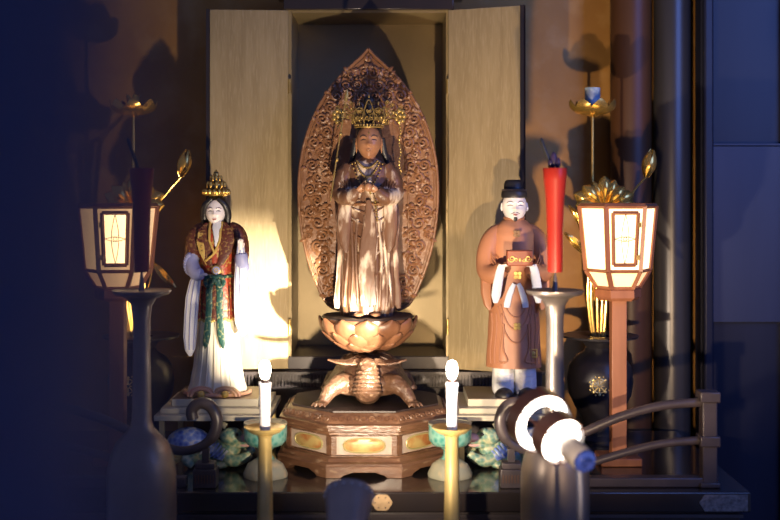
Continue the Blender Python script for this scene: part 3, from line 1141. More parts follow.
for ring_, n_ in ((16, 9),):
    for k in range(n_):
        a = lerp(.12, PI - .12, k / (n_ - 1))
        q = C(369 + ring_ * math.cos(a), 124 - ring_ * .80 * math.sin(a), .004 + .0004 * ring_)
        cspiral(cr, q, .0052, a, 1 if k % 2 else -1, 1.3, .0015)
        cr.tube([C(369 + ring_ * .72 * math.cos(a), 124 - ring_ * .58 * math.sin(a), .004), q], .0011, 5)
        cr.ell(q + Vector((0, -.002, .006)), (.0018, .0015, .0032), nu=6, nv=6)
build('filigree', cr, M['goldold'], crown)
for s, L in ((-1, 128), (1, 182)):
    mb = MB()
    c0 = C(369 + s * 31, 116, .0)
    for k in range(7):
        a = 2 * PI * k / 7
        mb.ell(c0 + Vector((.010 * math.cos(a), -.002, .014 * math.sin(a))), (.0056, .004, .007), nu=8, nv=6)
    mb.ell(c0 + Vector((0, -.004, 0)), (.006, .005, .007), nu=10, nv=8)
    cspiral(mb, c0 + Vector((0, 0, .020)), .007, -PI / 2, s)
    mb.tube(catmull([C(369 + s * 15, 117, -.01), C(369 + s * 23, 111, -.004), c0], 5), .0015, 6)
    py = 124
    while py < L:
        mb.ell(C(369 + s * (31 + .8 * math.sin(py * .3)), py, 0), (.0022, .0018, .0036), nu=8, nv=6)
        py += 3.1
    build('pendant', mb, M['goldold'], crown)
mb = MB().tube([C(346, 104, -.055), C(343, 124, -.052), C(338.5, 152, -.050), C(335, 176, -.050), C(331.5, 201, -.052)], .0019, 8)
mb.ell(C(341.5, 135, -.051), (.0045, .0045, .005))
mb.ell(C(338, 160, -.051), (.004, .004, .006))
mb.tube([C(346.5, 103, -.055), C(347.5, 97, -.056), C(348, 91, -.056)], [.004, .0055, .0008], 8)
build('staff', mb, M['goldold'], st, label='thin gilt staff held beside the head')
mb = MB().ell(C(369, 187, -.086), (.010, .010, .012))
build('jewel', mb, M['facewood'], st)


# ================================================================== PLATFORMS
ZP = 1.161


def platform(px, label):
    cx = (px - 390) * 2.92 / F
    t = thing('stepped_platform', label, 'platform', (cx, 0, ZA))
    a = build('slab', MB().box((cx - .105, -.080, 1.1432), (cx + .105, .11, ZP)), M['platform'], t, bevel=.0012)
    build('top_board', MB().box((cx - .103, -.078, ZP), (cx + .103, .108, ZP + .0006)), M['plattop'], a, label='brown top surface')
    build('slab', MB().box((cx - .128, -.106, 1.1302), (cx + .128, .135, 1.143)), M['platform'], t, bevel=.0012)
    build('slab', MB().box((cx - .139, -.130, 1.117), (cx + .139, .155, 1.130)), M['platform'], t, bevel=.0012)
    for sx in (-1, 1):
        for y in (-.115, .14):
            x = cx + sx * .122
            build('leg', MB().box((x - .006, y - .006, ZA + .0003), (x + .006, y + .006, 1.1168)), M['brass'], t, label='brass coloured short leg')
    return cx


cxl = platform(215, 'pale grey stepped platform under the goddess in white skirt, left')
cxr = platform(511, 'pale cream stepped platform under the brown-robed official, brightly lit, right')
ZP += .0007

# ================================================================== LEFT STATUE (goddess)
lx, ly = at(217.5, 0, 0.005).x, 0.005
gs = thing('goddess_statue', 'painted goddess statue with long black hair, red robe and ivory skirt, left of the halo', 'statue', (lx, ly, ZP))
KL = 3.005 / F


def G(px, py, y=0.0):
    q = at(px, py, ly)
    q.y = ly + y
    return q


def zg(py): return at(0, py, ly).z


rs = [(ZP, 30 * KL, .060), (zg(391), 29 * KL, .060), (zg(380), 26 * KL, .055), (zg(362), 23 * KL, .050), (zg(340), 21.5 * KL, .047), (zg(315), 20.3 * KL, .045), (zg(296), 18 * KL, .041)]
sk = Robe(lx, ly, rs, k=15, amp=lambda z: .010 + .022 * smooth(zg(310), zg(385), 0) if False else .010 + .026 * max(0, min(1, (zg(315) - z) / (zg(315) - ZP))))
skirt = build('skirt', sk.mesh(n=120, nz=40), M['ivory'], gs)
mb = MB()
for dx in (-19, -13, -7, 0, 6, 13, 19):
    mb.tube([sk.front(lx + KL * dx * (.85 + .45 * (i / 9) ** 2), zg(lerp(318, 389, i / 9)), .0005) for i in range(10)], [.0012 + .0016 * i / 9 for i in range(10)], 6)
build('pleat', mb, M['ivory'], skirt)
# rolled hem with two gold toe balls
mb = MB()
for px in (205.5, 229):
    c = G(px, 395, -.066)
    c.z = ZP
    pts = [c + Vector((.026 * math.cos(a), .002, .0015 + .018 * math.sin(a))) for a in [PI * i / 12 for i in range(13)]]
    mb.tube(pts, .0042, 8)
    pts = [c + Vector((.034 * math.cos(a), .008, .0015 + .022 * math.sin(a))) for a in [PI * i / 12 for i in range(13)]]
    mb.tube(pts, .0036, 8)
    build('toe_ornament', MB().ell(c + Vector((0, -.004, .0085)), (.0095, .010, .0085)), M['crest'], gs, label='gold ball in the rolled hem')
mb.tube([Vector((lx + .082 * math.cos(a), ly + .068 * math.sin(a), ZP + .005)) for a in [PI * .98 + PI * 1.04 * i / 30 for i in range(31)]], .0048, 8)
build('rolled_hem', mb, M['pinkish'], skirt)
# red robe
rs = [(zg(319), 21.8 * KL, .0485), (zg(300), 20.5 * KL, .046), (zg(280), 18.2 * KL, .042), (zg(268), 17.6 * KL, .041), (zg(250), 18.5 * KL, .042), (zg(238), 20 * KL, .041), (zg(231), 18.5 * KL, .036),
      (zg(226), 14 * KL, .030), (zg(222), 8 * KL, .022), (zg(219), 5.5 * KL, .016)]
rr = Robe(lx, ly, rs, k=9, amp=lambda z: .006)
robe = build('robe', rr.mesh(n=80, nz=50), M['redrobe'], gs)
# scalloped gold hem
mb = MB()
for i in range(40):
    a0 = PI + PI * i / 39
    mb.ell(Vector((lx + .0553 * math.cos(a0), ly + .0492 * math.sin(a0), zg(319) + .002 + .003 * math.sin(i * 1.3))), (.0032, .0026, .0034), nu=8, nv=6)
build('hem_trim', mb, M['crest'], robe)
mb = MB()
ribbon(mb, [rr.front(lx, zg(lerp(283, 318, i / 6)), .004) for i in range(7)], [.016] * 7, .003)
for s in (-1, 1):
    ribbon(mb, [rr.front(lx + s * KL * 13.5, zg(lerp(285, 318, i / 6)), .002) for i in range(7)], [.004] * 7, .003)
build('apron_stripe', mb, M['brocade'], robe)
# mantle over the shoulders
mb = MB()
for s in (-1, 1):
    ribbon(mb, [rr.front(lx + s * KL * a, zg(b), .004) for a, b in ((7, 224), (10, 231), (11, 240), (10, 250), (6.5, 259), (3, 266))] , [.020, .036, .040, .032, .018, .006], .006)
    P = [G(217.5 + s * 11, 228, .0), G(217.5 + s * 19, 234, -.002), G(217.5 + s * 23, 246, -.008), G(217.5 + s * 24, 258, -.018)]
    mb.tube(catmull(P, 4), [.018, .020, .022, .023, .0235, .0235, .0235, .023, .0225, .022, .0215, .021, .020], 18)
mant = build('mantle', mb, M['brocade'], gs)
mb = MB()
for s in (-1, 1):
    mb.tube([rr.front(lx + s * KL * a, zg(b), .009) for a, b in ((6, 222), (5.5, 230), (5, 240), (0, 252), (-6 * s - 3, 260) if s == 1 else (4, 256))], .0030, 7)
    mb.tube([rr.front(lx + s * KL * a, zg(b), .010) for a, b in ((14, 232), (15, 244), (13, 256), (8, 264))], .0016, 6)
build('gold_border', mb, M['crest'], mant)
mb = MB()
lf_c = [(206, 226), (203.5, 233), (203, 242), (205, 252), (207, 258)]
ribbon(mb, [rr.front(lx + KL * (a - 217.5), zg(b), .013) for a, b in lf_c], [.006, .017, .020, .014, .003], .005)
gp = build('gold_lappet', mb, M['crest'], mant, label='gilt ribbed oval lappet')
mb = MB()
for b in (230, 234, 238, 242, 246, 250):
    mb.tube([rr.front(lx + KL * (203.4 + dx - 217.5), zg(b), .0185) for dx in (-3, 0, 3)], .0009, 5)
build('rib', mb, M['goldold'], gp)
# white undercollar, chest
mb = MB()
ribbon(mb, [rr.front(lx + KL * a, zg(b), .006) for a, b in ((1, 220), (1.5, 228), (2, 236), (1, 246))], [.020, .022, .015, .003], .005)
build('undercollar', mb, M['sleevewhite'], gs)
# medallion
c = rr.front(lx + KL * 1.8, zg(269), .006)
my = Matrix.Rotation(PI / 2, 4, 'X')
md = build('medallion', MB().lathe([(.0128, -.002), (.0128, .002), (.010, .004)], c, 24, my), M['goldold'], gs)
mb = MB().lathe([(.0095, .0045), (.007, .006)], c, 20, my)
build('medallion_face', mb, M['paleblue'], md)
mb = MB()
for k in range(6):
    a = 2 * PI * k / 6
    mb.ell(c + Vector((.0045 * math.cos(a), -.0065, .0045 * math.sin(a))), (.002, .001, .002), nu=6, nv=4)
build('medallion_flower', mb, M['crest'], md)
# green sash with bow
mb = MB()
mb.tube([rr.front(lx + KL * 17 * u, zg(275 + .8 * (1 - u * u)), .003) for u in [-.95 + 1.9 * i / 12 for i in range(13)]], .0042, 8)
for s in (-1, 1):
    mb.tube(catmull([rr.front(lx, zg(276), .010), rr.front(lx + s * KL * 6, zg(275), .012), rr.front(lx + s * KL * 9, zg(281), .012), rr.front(lx + s * KL * 5, zg(285), .011), rr.front(lx, zg(278), .010)], 4), .0058, 8)
    P = [(3, 278), (5.5, 290), (5.0, 304), (6, 318), (7, 332), (8.5, 341), (9, 346)]
    ribbon(mb, [rr.front(lx + s * KL * a, zg(b), .008) if b < 319 else sk.front(lx + s * KL * a, zg(b), .011) for a, b in P], [.012, .017, .016, .016, .018, .015, .003], .005)
mb.ell(rr.front(lx, zg(278), .011), (.006, .005, .008))
build('sash', mb, M['green'], gs)
# sleeves & hands
for s in (-1, 1):
    mb = MB()
    sx = lambda v: 217.5 + s * v
    if s == -1:
        P = [G(sx(22), 250, -.012), G(sx(24), 262, -.030), G(sx(18), 272, -.052), G(sx(12), 272, -.060)]
    else:
        P = [G(sx(23), 252, -.012), G(sx(26), 266, -.030), G(sx(27), 262, -.050), G(sx(26.5), 252, -.056)]
    mb.tube(catmull(P, 4), [.017, .017, .017, .0175, .018, .018, .018, .0175, .017, .0165, .016, .015, .013], 16)
    fr = build('frilled_cuff', mb, M['paleblue'], gs)
    mf = MB()
    for k in range(9):
        a = -1.2 + 2.4 * k / 8
        p = G(sx(24), 263, -.030) + Vector((s * .014 * math.cos(a), -.004, .024 * math.sin(a)))
        mf.ell(p, (.0065, .016, .0065), nu=10, nv=6)
    build('frill', mf, M['paleblue'], fr)
    mb = MB()
    if s == -1:
        L = [(16, 273), (19, 280), (22, 296), (23.5, 315), (24.5, 335), (24.5, 347), (24, 353)]
        wd = [.016, .028, .034, .034, .033, .026, .008]
        yy = -.050
    else:
        L = [(26, 243), (26, 258), (25.5, 280), (26, 300), (27, 318), (28, 327), (28, 333)]
        wd = [.016, .026, .032, .035, .037, .030, .008]
        yy = -.054
    ribbon(mb, [G(sx(a), b, yy + .0012 * i) for i, (a, b) in enumerate(L)], wd, .020)
    slv = build('hanging_sleeve', mb, M['sleevewhite'], gs)
    me_ = MB()
    for o in (-.8, .8):
        me_.tube([G(sx(a), b, yy - .0105 + .0012 * i) + Vector((o * w * .40, .003, 0)) for i, ((a, b), w) in enumerate(zip(L[:-1], wd[:-1]))], .0022, 6)
    me_.tube([G(sx(a), b, yy - .011 + .0012 * i) for i, (a, b) in enumerate(L[:-1])], .0016, 6)
    build('sleeve_edge', me_, M['paleblue'], slv)
build('hand', hand_mb(G(203.5, 272.5, -.064), (1, -.25, .05), (0, .4, -1), .023, side=-1, curl=.12), M['skin'], gs)
build('hand', hand_mb(G(243.5, 247, -.064), (0.05, -.15, 1), (0, -1, 0), .028, side=1, curl=.25), M['skin'], gs)
# head
hg = Head(G(216.3, 212, -.012), 19.5 * KL, 28.5 * KL, .050, jaw=.36, nose=.75)
hb = build('head', hg.mesh(MB(), ears=False, neck=.016), M['skin'], gs)
face_parts(hg, hb, M['wire'], M['black'], M['lipred'])
# hair
mb = MB()
cap = []
for i in range(15):
    th = PI * (.02 + .62 * i / 14)
    ring = []
    for j in range(36):
        a = 2 * PI * j / 36
        r = Vector((.0290 * math.sin(th) * math.cos(a), .034 * math.sin(th) * math.sin(a), .042 * math.cos(th)))
        p = hg.c + Vector((0, .014, .006)) + r
        ring.append(p)
    cap.append(ring)
mb.loft(cap)
for s in (-1, 1):
    P = [hg.c + Vector((s * .007, -.014, .034)), hg.c + Vector((s * .0240, -.008, .017)), hg.c + Vector((s * .0295, .004, -.006)), hg.c + Vector((s * .029, .008, -.028)), hg.c + Vector((s * .037, .014, -.05)), hg.c + Vector((s * .042, .022, -.062))]
    mb.tube(catmull(P, 4), [.005 + .005 * math.sin(PI * min(1, i / 14)) for i in range(21)], 10)
P = [hg.c + Vector((0, .034, .01)), hg.c + Vector((0, .042, -.03)), hg.c + Vector((0, .046, -.08)), hg.c + Vector((0, .046, -.14))]
ribbon(mb, P, [.05, .066, .062, .03], .014)
build('hair', mb, M['black'], hb)
# crown of stacked gilt tiers
mb = MB()
cc = G(216.5, 196, -.006)
mb.lathe([(.026, 0), (.031, .004), (.032, .010), (.026, .013), (.020, .017), (.019, .030), (.013, .034), (.012, .046), (.007, .050), (.006, .058), (.001, .066)], cc, 28)
for k in range(16):
    a = 2 * PI * k / 16
    mb.ell(cc + Vector((.031 * math.cos(a), .031 * math.sin(a), .010)), (.0055, .0055, .0075), nu=8, nv=6)
for k in range(9):
    a = 2 * PI * k / 9
    mb.ell(cc + Vector((.0205 * math.cos(a), .0205 * math.sin(a), .027)), (.005, .005, .010), nu=8, nv=6)
    mb.ell(cc + Vector((.0128 * math.cos(a), .0128 * math.sin(a), .044)), (.0035, .0035, .008), nu=8, nv=6)
cw = build('crown', mb, M['gold'], gs)
mb = MB()
for k in range(9):
    a = 2 * PI * (k + .5) / 9
    mb.ell(cc + Vector((.0205 * math.cos(a), .0205 * math.sin(a), .022)), (.0035, .0035, .0055), nu=8, nv=6)
    mb.ell(cc + Vector((.0138 * math.cos(a), .0138 * math.sin(a), .039)), (.0028, .0028, .005), nu=8, nv=6)
mb.ell(cc + Vector((0, 0, .058)), (.007, .007, .003), nu=10, nv=6)
build('crown_ornament', mb, M['black'], cw)

# ================================================================== RIGHT STATUE (official)
rx_, ry_ = at(514, 0, 0.01).x, 0.01
os_ = thing('official_statue', 'painted official statue in orange-brown robe and black cap holding a small box', 'statue', (rx_, ry_, ZP))
KR = 3.01 / F


def O(px, py, y=0.0):
    q = at(px, py, ry_)
    q.y = ry_ + y
    return q


def zo(py): return at(0, py, ry_).z


# trousers
mb = MB()
for s in (-1, 1):
    q = Robe(rx_ + s * 10.8 * KR, ry_ - .004, [(ZP, 10.0 * KR, .036), (zo(389), 11.2 * KR, .040), (zo(380), 11.2 * KR, .039), (zo(366), 10.6 * KR, .037), (zo(350), 9.5 * KR, .034)], k=8, amp=lambda z: .02)
    t = q.mesh(n=48, nz=20)
    mb.add(t.v, t.f)
tr_ = build('trousers', mb, M['sleevewhite'], os_)
mb = MB()
for s in (-1, 1):
    for j in range(4):
        mb.tube([O(514 + s * (10.8 + u * 8), 371 + j * 5 + 3 * (1 - u * u), -.040 + .010 * u * u - .004) for u in (-1, -.5, 0, .5, 1)], .0012, 6)
build('crease', mb, M['sleevewhite'], tr_)
for s in (-1, 1):
    mb = MB()
    c = Vector((rx_ + s * 11.5 * KR, ry_ - .046, ZP))
    rg_ = []
    for i in range(9):
        t = i / 8
        zz = .020 * t
        w = .0235 * math.sqrt(max(.02, 1 - t * t))
        rg_.append([c + Vector((w * math.cos(2 * PI * j / 20), .028 * math.sqrt(max(.02, 1 - t * t)) * math.sin(2 * PI * j / 20), zz)) for j in range(20)])
    mb.loft(rg_)
    build('shoe', mb, M['black'], os_)
rs = [(zo(366), 27.5 * KR, .056), (zo(356), 27.3 * KR, .056), (zo(335), 26 * KR, .053), (zo(310), 25 * KR, .051), (zo(285), 24 * KR, .049), (zo(262), 23.5 * KR, .047), (zo(245), 23.5 * KR, .045), (zo(235), 22.5 * KR, .042),
      (zo(227), 19 * KR, .036), (zo(222), 14 * KR, .030), (zo(218.5), 9.5 * KR, .025), (zo(216.5), 8 * KR, .021)]
rob = Robe(rx_, ry_, rs, k=7, amp=lambda z: .004 + .010 * max(0, min(1, (zo(320) - z) / .1)))
rbo = build('robe', rob.mesh(n=90, nz=60), M['brownrobe'], os_)
mb = MB()
for i, (py, hwid, sag) in enumerate(((300, 12, 15), (303, 15, 24), (305, 17.5, 35))):
    mb.tube([rob.front(rx_ + KR * hwid * u, zo(py + sag * (1 - abs(u) ** 2.5)), .001) for u in [-1 + j / 8 for j in range(17)]], .0022, 7)
for s in (-1, 1):
    for a, b in ((14, 16), (19, 20.5), (23, 24)):
        mb.tube([rob.front(rx_ + s * KR * lerp(a, b, t / 6) + .002 * math.sin(t), zo(lerp(312, 362, t / 6)), .0008) for t in range(7)], .0022, 7)
    mb.tube(catmull([rob.front(rx_ + s * KR * a, zo(b), .002) for a, b in ((12, 322), (13, 345), (9, 358), (18, 360))], 4), .0026, 7)
build('drapery_fold', mb, M['brownrobe'], rbo)
# collar
mb = MB()
mb.tube([Vector((rx_ + .0235 * math.cos(2 * PI * k / 24), ry_ + .0235 * math.sin(2 * PI * k / 24) - .002, zo(217.5) + .003 * math.sin(2 * PI * k / 24))) for k in range(25)], .0042, 8)
build('collar', mb, M['brownrobe'], rbo)
for s in (-1, 1):
    sx = lambda v: 514 + s * v
    P = [O(sx(9), 229, .004), O(sx(19.5), 235, .000), O(sx(27), 252, -.012), O(sx(27.5), 270, -.030), O(sx(20), 272, -.056), O(sx(13.5), 266, -.066)]
    mb = MB().tube(catmull(P, 5), [lerp(.016, .026, min(1, i / 7)) if i < 16 else lerp(.027, .018, (i - 15) / 10) for i in range(26)], 20)
    ribbon(mb, [O(sx(27), 262, -.024), O(sx(28.5), 276, -.030), O(sx(28.8), 292, -.034), O(sx(27), 303, -.036), O(sx(25.5), 308, -.036)], [.026, .030, .028, .022, .008], .030)
    sl = build('sleeve', mb, M['brownrobe'], os_)
    mf = MB()
    for q in range(5):
        mf.tube(catmull([O(sx(21 + q * 1.6), 236 + q * 6, -.020 - q * .004), O(sx(24 + q * .4), 252 + q * 6, -.038 - q * .004), O(sx(20 - q * .3), 262 + q * 4, -.060 - q * .003)], 4), .0018, 6)
    build('sleeve_fold', mf, M['brownrobe'], sl)
    mb = MB()
    ribbon(mb, [O(sx(15), 263, -.078), O(sx(17), 270, -.078), O(sx(19), 282, -.074), O(sx(20.5), 293, -.070), O(sx(21), 300, -.066)], [.018, .022, .024, .024, .012], .012)
    build('inner_cuff', mb, M['sleevewhite'], os_, label='white inner sleeve')
    h = hand_mb(O(sx(14.5), 263.5, -.086), (-s * .95, -.15, .12), (0, .35, 1), .028, side=s * 1, curl=.10)
    build('hand', h, M['skin'], os_)
    mb = MB()
    ribbon(mb, [rob.front(rx_ + s * KR * a, zo(b), .004) for a, b in ((2, 282), (4.5, 287), (7, 294), (8.8, 301), (9.3, 305.5))], [.010, .014, .016, .017, .015], .006)
    build('white_band', mb, M['sleevewhite'], os_, label='white flaring band below the box')
# box
p0, p1 = O(502.5, 264, 0), O(527.5, 248, 0)
yb = ry_ - .098
bx = build('held_box', MB().box((p0.x, yb - .018, p0.z + .002), (p1.x, yb + .012, p1.z)), M['boxred'], os_, bevel=.003, label='red-brown box with gold curls in the hands')
mb = MB()
for s in (-1, 1):
    c = O(515 + s * 8, 256, 0)
    c.y = yb - .0188
    cspiral(mb, c, .009, 0 if s > 0 else PI, -s, 1.4, .0013)
    cspiral(mb, c + Vector((-s * .010, 0, -.003)), .005, PI, s, 1.2, .0012)
mb.ell((O(515, 257).x, yb - .019, O(515, 257).z), (.003, .0015, .005), nu=8, nv=6)
build('gold_curl', mb, M['crest'], bx)


def crest(px, py, r, m, square=False):
    c = rob.front(rx_ + KR * (px - 514), zo(py), .0025)
    mb = MB()
    for k in range(4):
        a = PI / 4 + k * PI / 2
        q = c + Vector((math.cos(a) * r * .56, 0, math.sin(a) * r * .56))
        poly = []
        for j in range(10):
            b = 2 * PI * j / 10
            poly.append((q.x + r * .40 * math.cos(b), q.z + r * .40 * math.sin(b)))
        mb.prism(poly, c.y - .0014, c.y + .0025)
    mb.ell(c + Vector((0, -.001, 0)), (r * .2, .002, r * .2), nu=8, nv=6)
    build('crest', mb, m, rbo)


crest(515, 233, .011, M['crestdark'])
crest(515.5, 274, .012, M['crest'])
crest(515, 324, .011, M['crest'])
c = rob.front(rx_ + KR * 17, zo(351), .003)
mb = MB().tube([c + Vector((x, 0, z)) for x, z in ((-.009, -.009), (.009, -.009), (.009, .010), (-.009, .010), (-.009, -.009))], .0022, 6)
mb.ell(c, (.006, .002, .006), nu=10, nv=6)
build('crest', mb, M['crest'], rbo)
# head
ho = Head(O(514, 206.5, -.010), 24.5 * KR, 32 * KR, .060, jaw=.20, nose=.9)
hb = build('head', ho.mesh(MB(), ears=True, neck=.012), M['skin'], os_)
face_parts(ho, hb, M['black'], M['black'], M['lipred'], smile=.02)
mb = MB()
ho.stroke(mb, [(0, -.33), (0, -.40), (0.0, -.46)], [.0042, .0055, .0025], off=.002)
for s in (-1, 1):
    ho.stroke(mb, [(s * .02, -.168), (s * .10, -.185), (s * .18, -.22)], [.0006, .0009, .0004], off=.0004)
build('goatee', mb, M['black'], hb)
# cap
mb = MB()
cc = O(514, 197, .0)
rings = []
for z, w, d, y in ((-.002, .0325, .0325, -.004), (.006, .033, .034, -.004), (.014, .0315, .0325, -.002), (.019, .0265, .026, .006), (.021, .0245, .020, .010), (.034, .0235, .018, .012), (.040, .021, .015, .013), (.0435, .016, .010, .014)):
    rings.append([cc + Vector((w * math.cos(2 * PI * j / 32), y + d * math.sin(2 * PI * j / 32), z)) for j in range(32)])
mb.loft(rings)
hat = build('cap', mb, M['black'], hb)
mb = MB()
ribbon(mb, [cc + Vector((.008, .034, .040)), cc + Vector((.012, .04, .03)), cc + Vector((.015, .042, 0)), cc + Vector((.016, .044, -.03))], [.010, .014, .014, .008], .004)
build('cap_tail', mb, M['black'], hat)
mb = MB().tube([cc + Vector((.0305 * math.cos(2 * PI * k / 24), .006 + .029 * math.sin(2 * PI * k / 24) - .003, .0175)) for k in range(25)], .0016, 6)
build('cap_band', mb, M['lacquer2'], hat)


# ================================================================== LANTERNS
def hexa(c, R, z, rot):
    return [Vector((c.x + R * math.cos(rot + k * PI / 3), c.y + R * math.sin(rot + k * PI / 3), z)) for k in range(6)]


def lantern(px, rot, label, flip, P1, P2):
    y = -.05
    c = at(px, 0, y)
    c.z = ZA
    t = thing('paper_lantern', label, 'lantern', (c.x, y, ZA))
    lv = [(.094, 1.631), (.0785, 1.474), (.052, 1.432)]
    H = [hexa(c, R, z, rot) for R, z in lv]
    fm = MB()
    for a, b in ((0, 1), (1, 2)):
        for k in range(6):
            d = (H[a][k] - Vector((c.x, c.y, H[a][k].z))).normalized()
            fm.tube([H[a][k], H[b][k]], .0068, 4, up=(d.x, d.y, 0))
    for i, r in ((0, .0062), (1, .0042), (2, .0045)):
        for k in range(6):
            fm.tube([H[i][k], H[i][(k + 1) % 6]], r, 4, up=(0, 0, 1))
    fr = build('frame', fm, M['lanternwood'], t, smoothang=20)
    for a, b, m, nm in ((0, 1, P1, 'paper_panel'), (1, 2, P2, 'lower_paper_panel')):
        for k in range(6):
            q = [H[a][k], H[a][(k + 1) % 6], H[b][(k + 1) % 6], H[b][k]]
            ctr = Vector((c.x, c.y, 0))
            vs = []
            mid = sum(q, Vector()) / 4
            n = Vector((mid.x - c.x, mid.y - c.y, 0)).normalized()
            for p in q: vs.append(p - n * .0015)
            for p in q: vs.append(p - n * .003)
            pb = MB()
            pb.add(vs, [(0, 1, 2, 3), (7, 6, 5, 4), (0, 4, 5, 1), (1, 5, 6, 2), (2, 6, 7, 3), (3, 7, 4, 0)])
            build(nm, pb, m, t)
    # little door with vine wire on the face looking at the camera
    best = min(range(6), key=lambda k: ((H[0][k] + H[0][(k + 1) % 6]) / 2).y)
    a0, a1 = H[0][best], H[0][(best + 1) % 6]
    b0, b1 = H[1][best], H[1][(best + 1) % 6]
    if a0.x > a1.x: a0, a1, b0, b1 = a1, a0, b1, b0
    nrm = (b0 - a0).cross(a1 - a0).normalized()
    if nrm.y > 0: nrm = -nrm

    def S2(u, v, o=.002): return lerp(lerp(b0, b1, u), lerp(a0, a1, u), v) + nrm * o
    dm = MB()
    fr_ = [(.17, .10), (.83, .10), (.83, .90), (.17, .90)]
    for i in range(4):
        p, q = fr_[i], fr_[(i + 1) % 4]
        dm.tube([S2(*p), S2(*q)], .0048, 4, up=tuple(nrm))
    dr = build('hatch_frame', dm, M['lanternwood'], t, smoothang=20)
    if flip:
        pb = MB()
        cs_ = [S2(.17, .10, -.001), S2(.83, .10, -.001), S2(.83, .90, -.001), S2(.17, .90, -.001)]
        pb.add(cs_ + [p + nrm * .0012 for p in cs_], [(0, 1, 2, 3), (7, 6, 5, 4), (0, 4, 5, 1), (1, 5, 6, 2), (2, 6, 7, 3), (3, 7, 4, 0)])
        build('window_pane', pb, M['panebright'], dr, label='brightly glowing window pane')
    vm = MB()
    for s in (-1, 1):
        vm.tube([S2(.5 + s * .10 * math.sin(PI * i / 14), .12 + .76 * i / 14, .003) for i in range(15)], .0009, 5)
        vm.tube([S2(.22 + .56 * i / 10, .5 + s * .035 * math.sin(PI * i / 10), .003) for i in range(11)], .0009, 5)
    for k in range(8):
        a = 2 * PI * k / 8
        vm.ell(S2(.5 + .05 * math.cos(a), .5 + .03 * math.sin(a), .003), (.0014, .001, .0014), nu=6, nv=4)
    build('wire_vine', vm, M['wire'], dr)
    hm = MB()
    for v in (.22, .72):
        mm = S2(.87 if not flip else .13, v, .006)
        hm.box(mm - Vector((.004, .002, .006)), mm + Vector((.004, .002, .006)))
    build('hinge', hm, M['goldold'], dr)
    bm_ = MB().loft([hexa(c, .050, 1.4315, rot), hexa(c, .057, 1.426, rot), hexa(c, .057, 1.408, rot), hexa(c, .047, 1.400, rot)])
    build('collar', bm_, M['lanternwood'], t, smoothang=20)
    build('post', MB().box((c.x - .0185, y - .0185, ZA + .02), (c.x + .0185, y + .0185, 1.400)), M['lanternwood'], t, bevel=.002)
    build('foot', MB().box((c.x - .05, y - .05, ZA + .0003), (c.x + .05, y + .05, ZA + .02)), M['lanternwood'], t, bevel=.003)
    return c


RL = lantern(618, math.radians(2), 'glowing hexagonal paper lantern on a wooden post, by the pillar at right', False, M['paper'], M['paperlow'])
LL = lantern(118, math.radians(8), 'glowing hexagonal paper lantern on a wooden post, half hidden in the dark at left', True, M['paperdim'], M['paperdimlow'])


# ================================================================== VASES + GOLD LOTUS ARRANGEMENTS
def vase(px, label):
    y = .20
    c = at(px, 0, y)
    z = lambda py: at(0, py, y).z
    t = thing('bronze_vase', label, 'vase', (c.x, y, ZA), 'black vases holding gilt lotuses')
    f = lambda w: w * 3.2 / F
    pr = [(f(24), ZA + .0004), (f(25), ZA + .012), (f(19), ZA + .022), (f(18), z(418)), (f(24), z(408)), (f(31), z(394)), (f(33), z(380)), (f(31), z(366)), (f(24), z(356)), (f(16), z(351)),
          (f(14), z(347)), (f(17), z(342)), (f(26), z(338.5)), (f(37.5), z(337)), (f(38), z(335)), (f(26), z(334)), (f(12), z(336)), (f(10.5), z(345))]
    b = build('body', MB().lathe(pr, (c.x, y, 0), 48), M['blackiron'], t)
    em = MB()
    ec = Vector((c.x - f(6), y - f(32.3), z(381)))
    for k in range(8):
        a = 2 * PI * k / 8
        em.tube([ec + Vector((.004 * math.cos(a), 0, .004 * math.sin(a))), ec + Vector((.017 * math.cos(a), .0005, .017 * math.sin(a)))], .0017, 6)
        em.ell(ec + Vector((.022 * math.cos(a), .001, .022 * math.sin(a))), (.0038, .002, .0038), nu=8, nv=6)
        em.ell(ec + Vector((.026 * math.cos(a + .39), .0015, .026 * math.sin(a + .39))), (.0022, .002, .0022), nu=8, nv=6)
    em.tube([ec + Vector((.018 * math.cos(2 * PI * k / 24), .0005, .018 * math.sin(2 * PI * k / 24))) for k in range(25)], .0014, 6)
    build('wheel_emblem', em, M['brass'], b, label='pale gold eight-spoked wheel emblem')
    return c


def petal_cup(mb, c, n, r0, r1, h, wid, ph=0., tip=.0):
    for k in range(n):
        a = ph + 2 * PI * k / n

        def fn(u, v, a=a):
            ww = wid * math.sin(PI * (.12 + .88 * v)) ** .7 if v < .999 else .002
            r = lerp(r0, r1, v ** .8) + tip * v ** 3
            s = (u - .5) * ww
            z = h * v ** 1.5 + .004 * abs(u - .5) * 2
            return c + Vector((r * math.cos(a) - s * math.sin(a), r * math.sin(a) + s * math.cos(a), z))
        mb.sheet(fn, 6, 8, .0014)


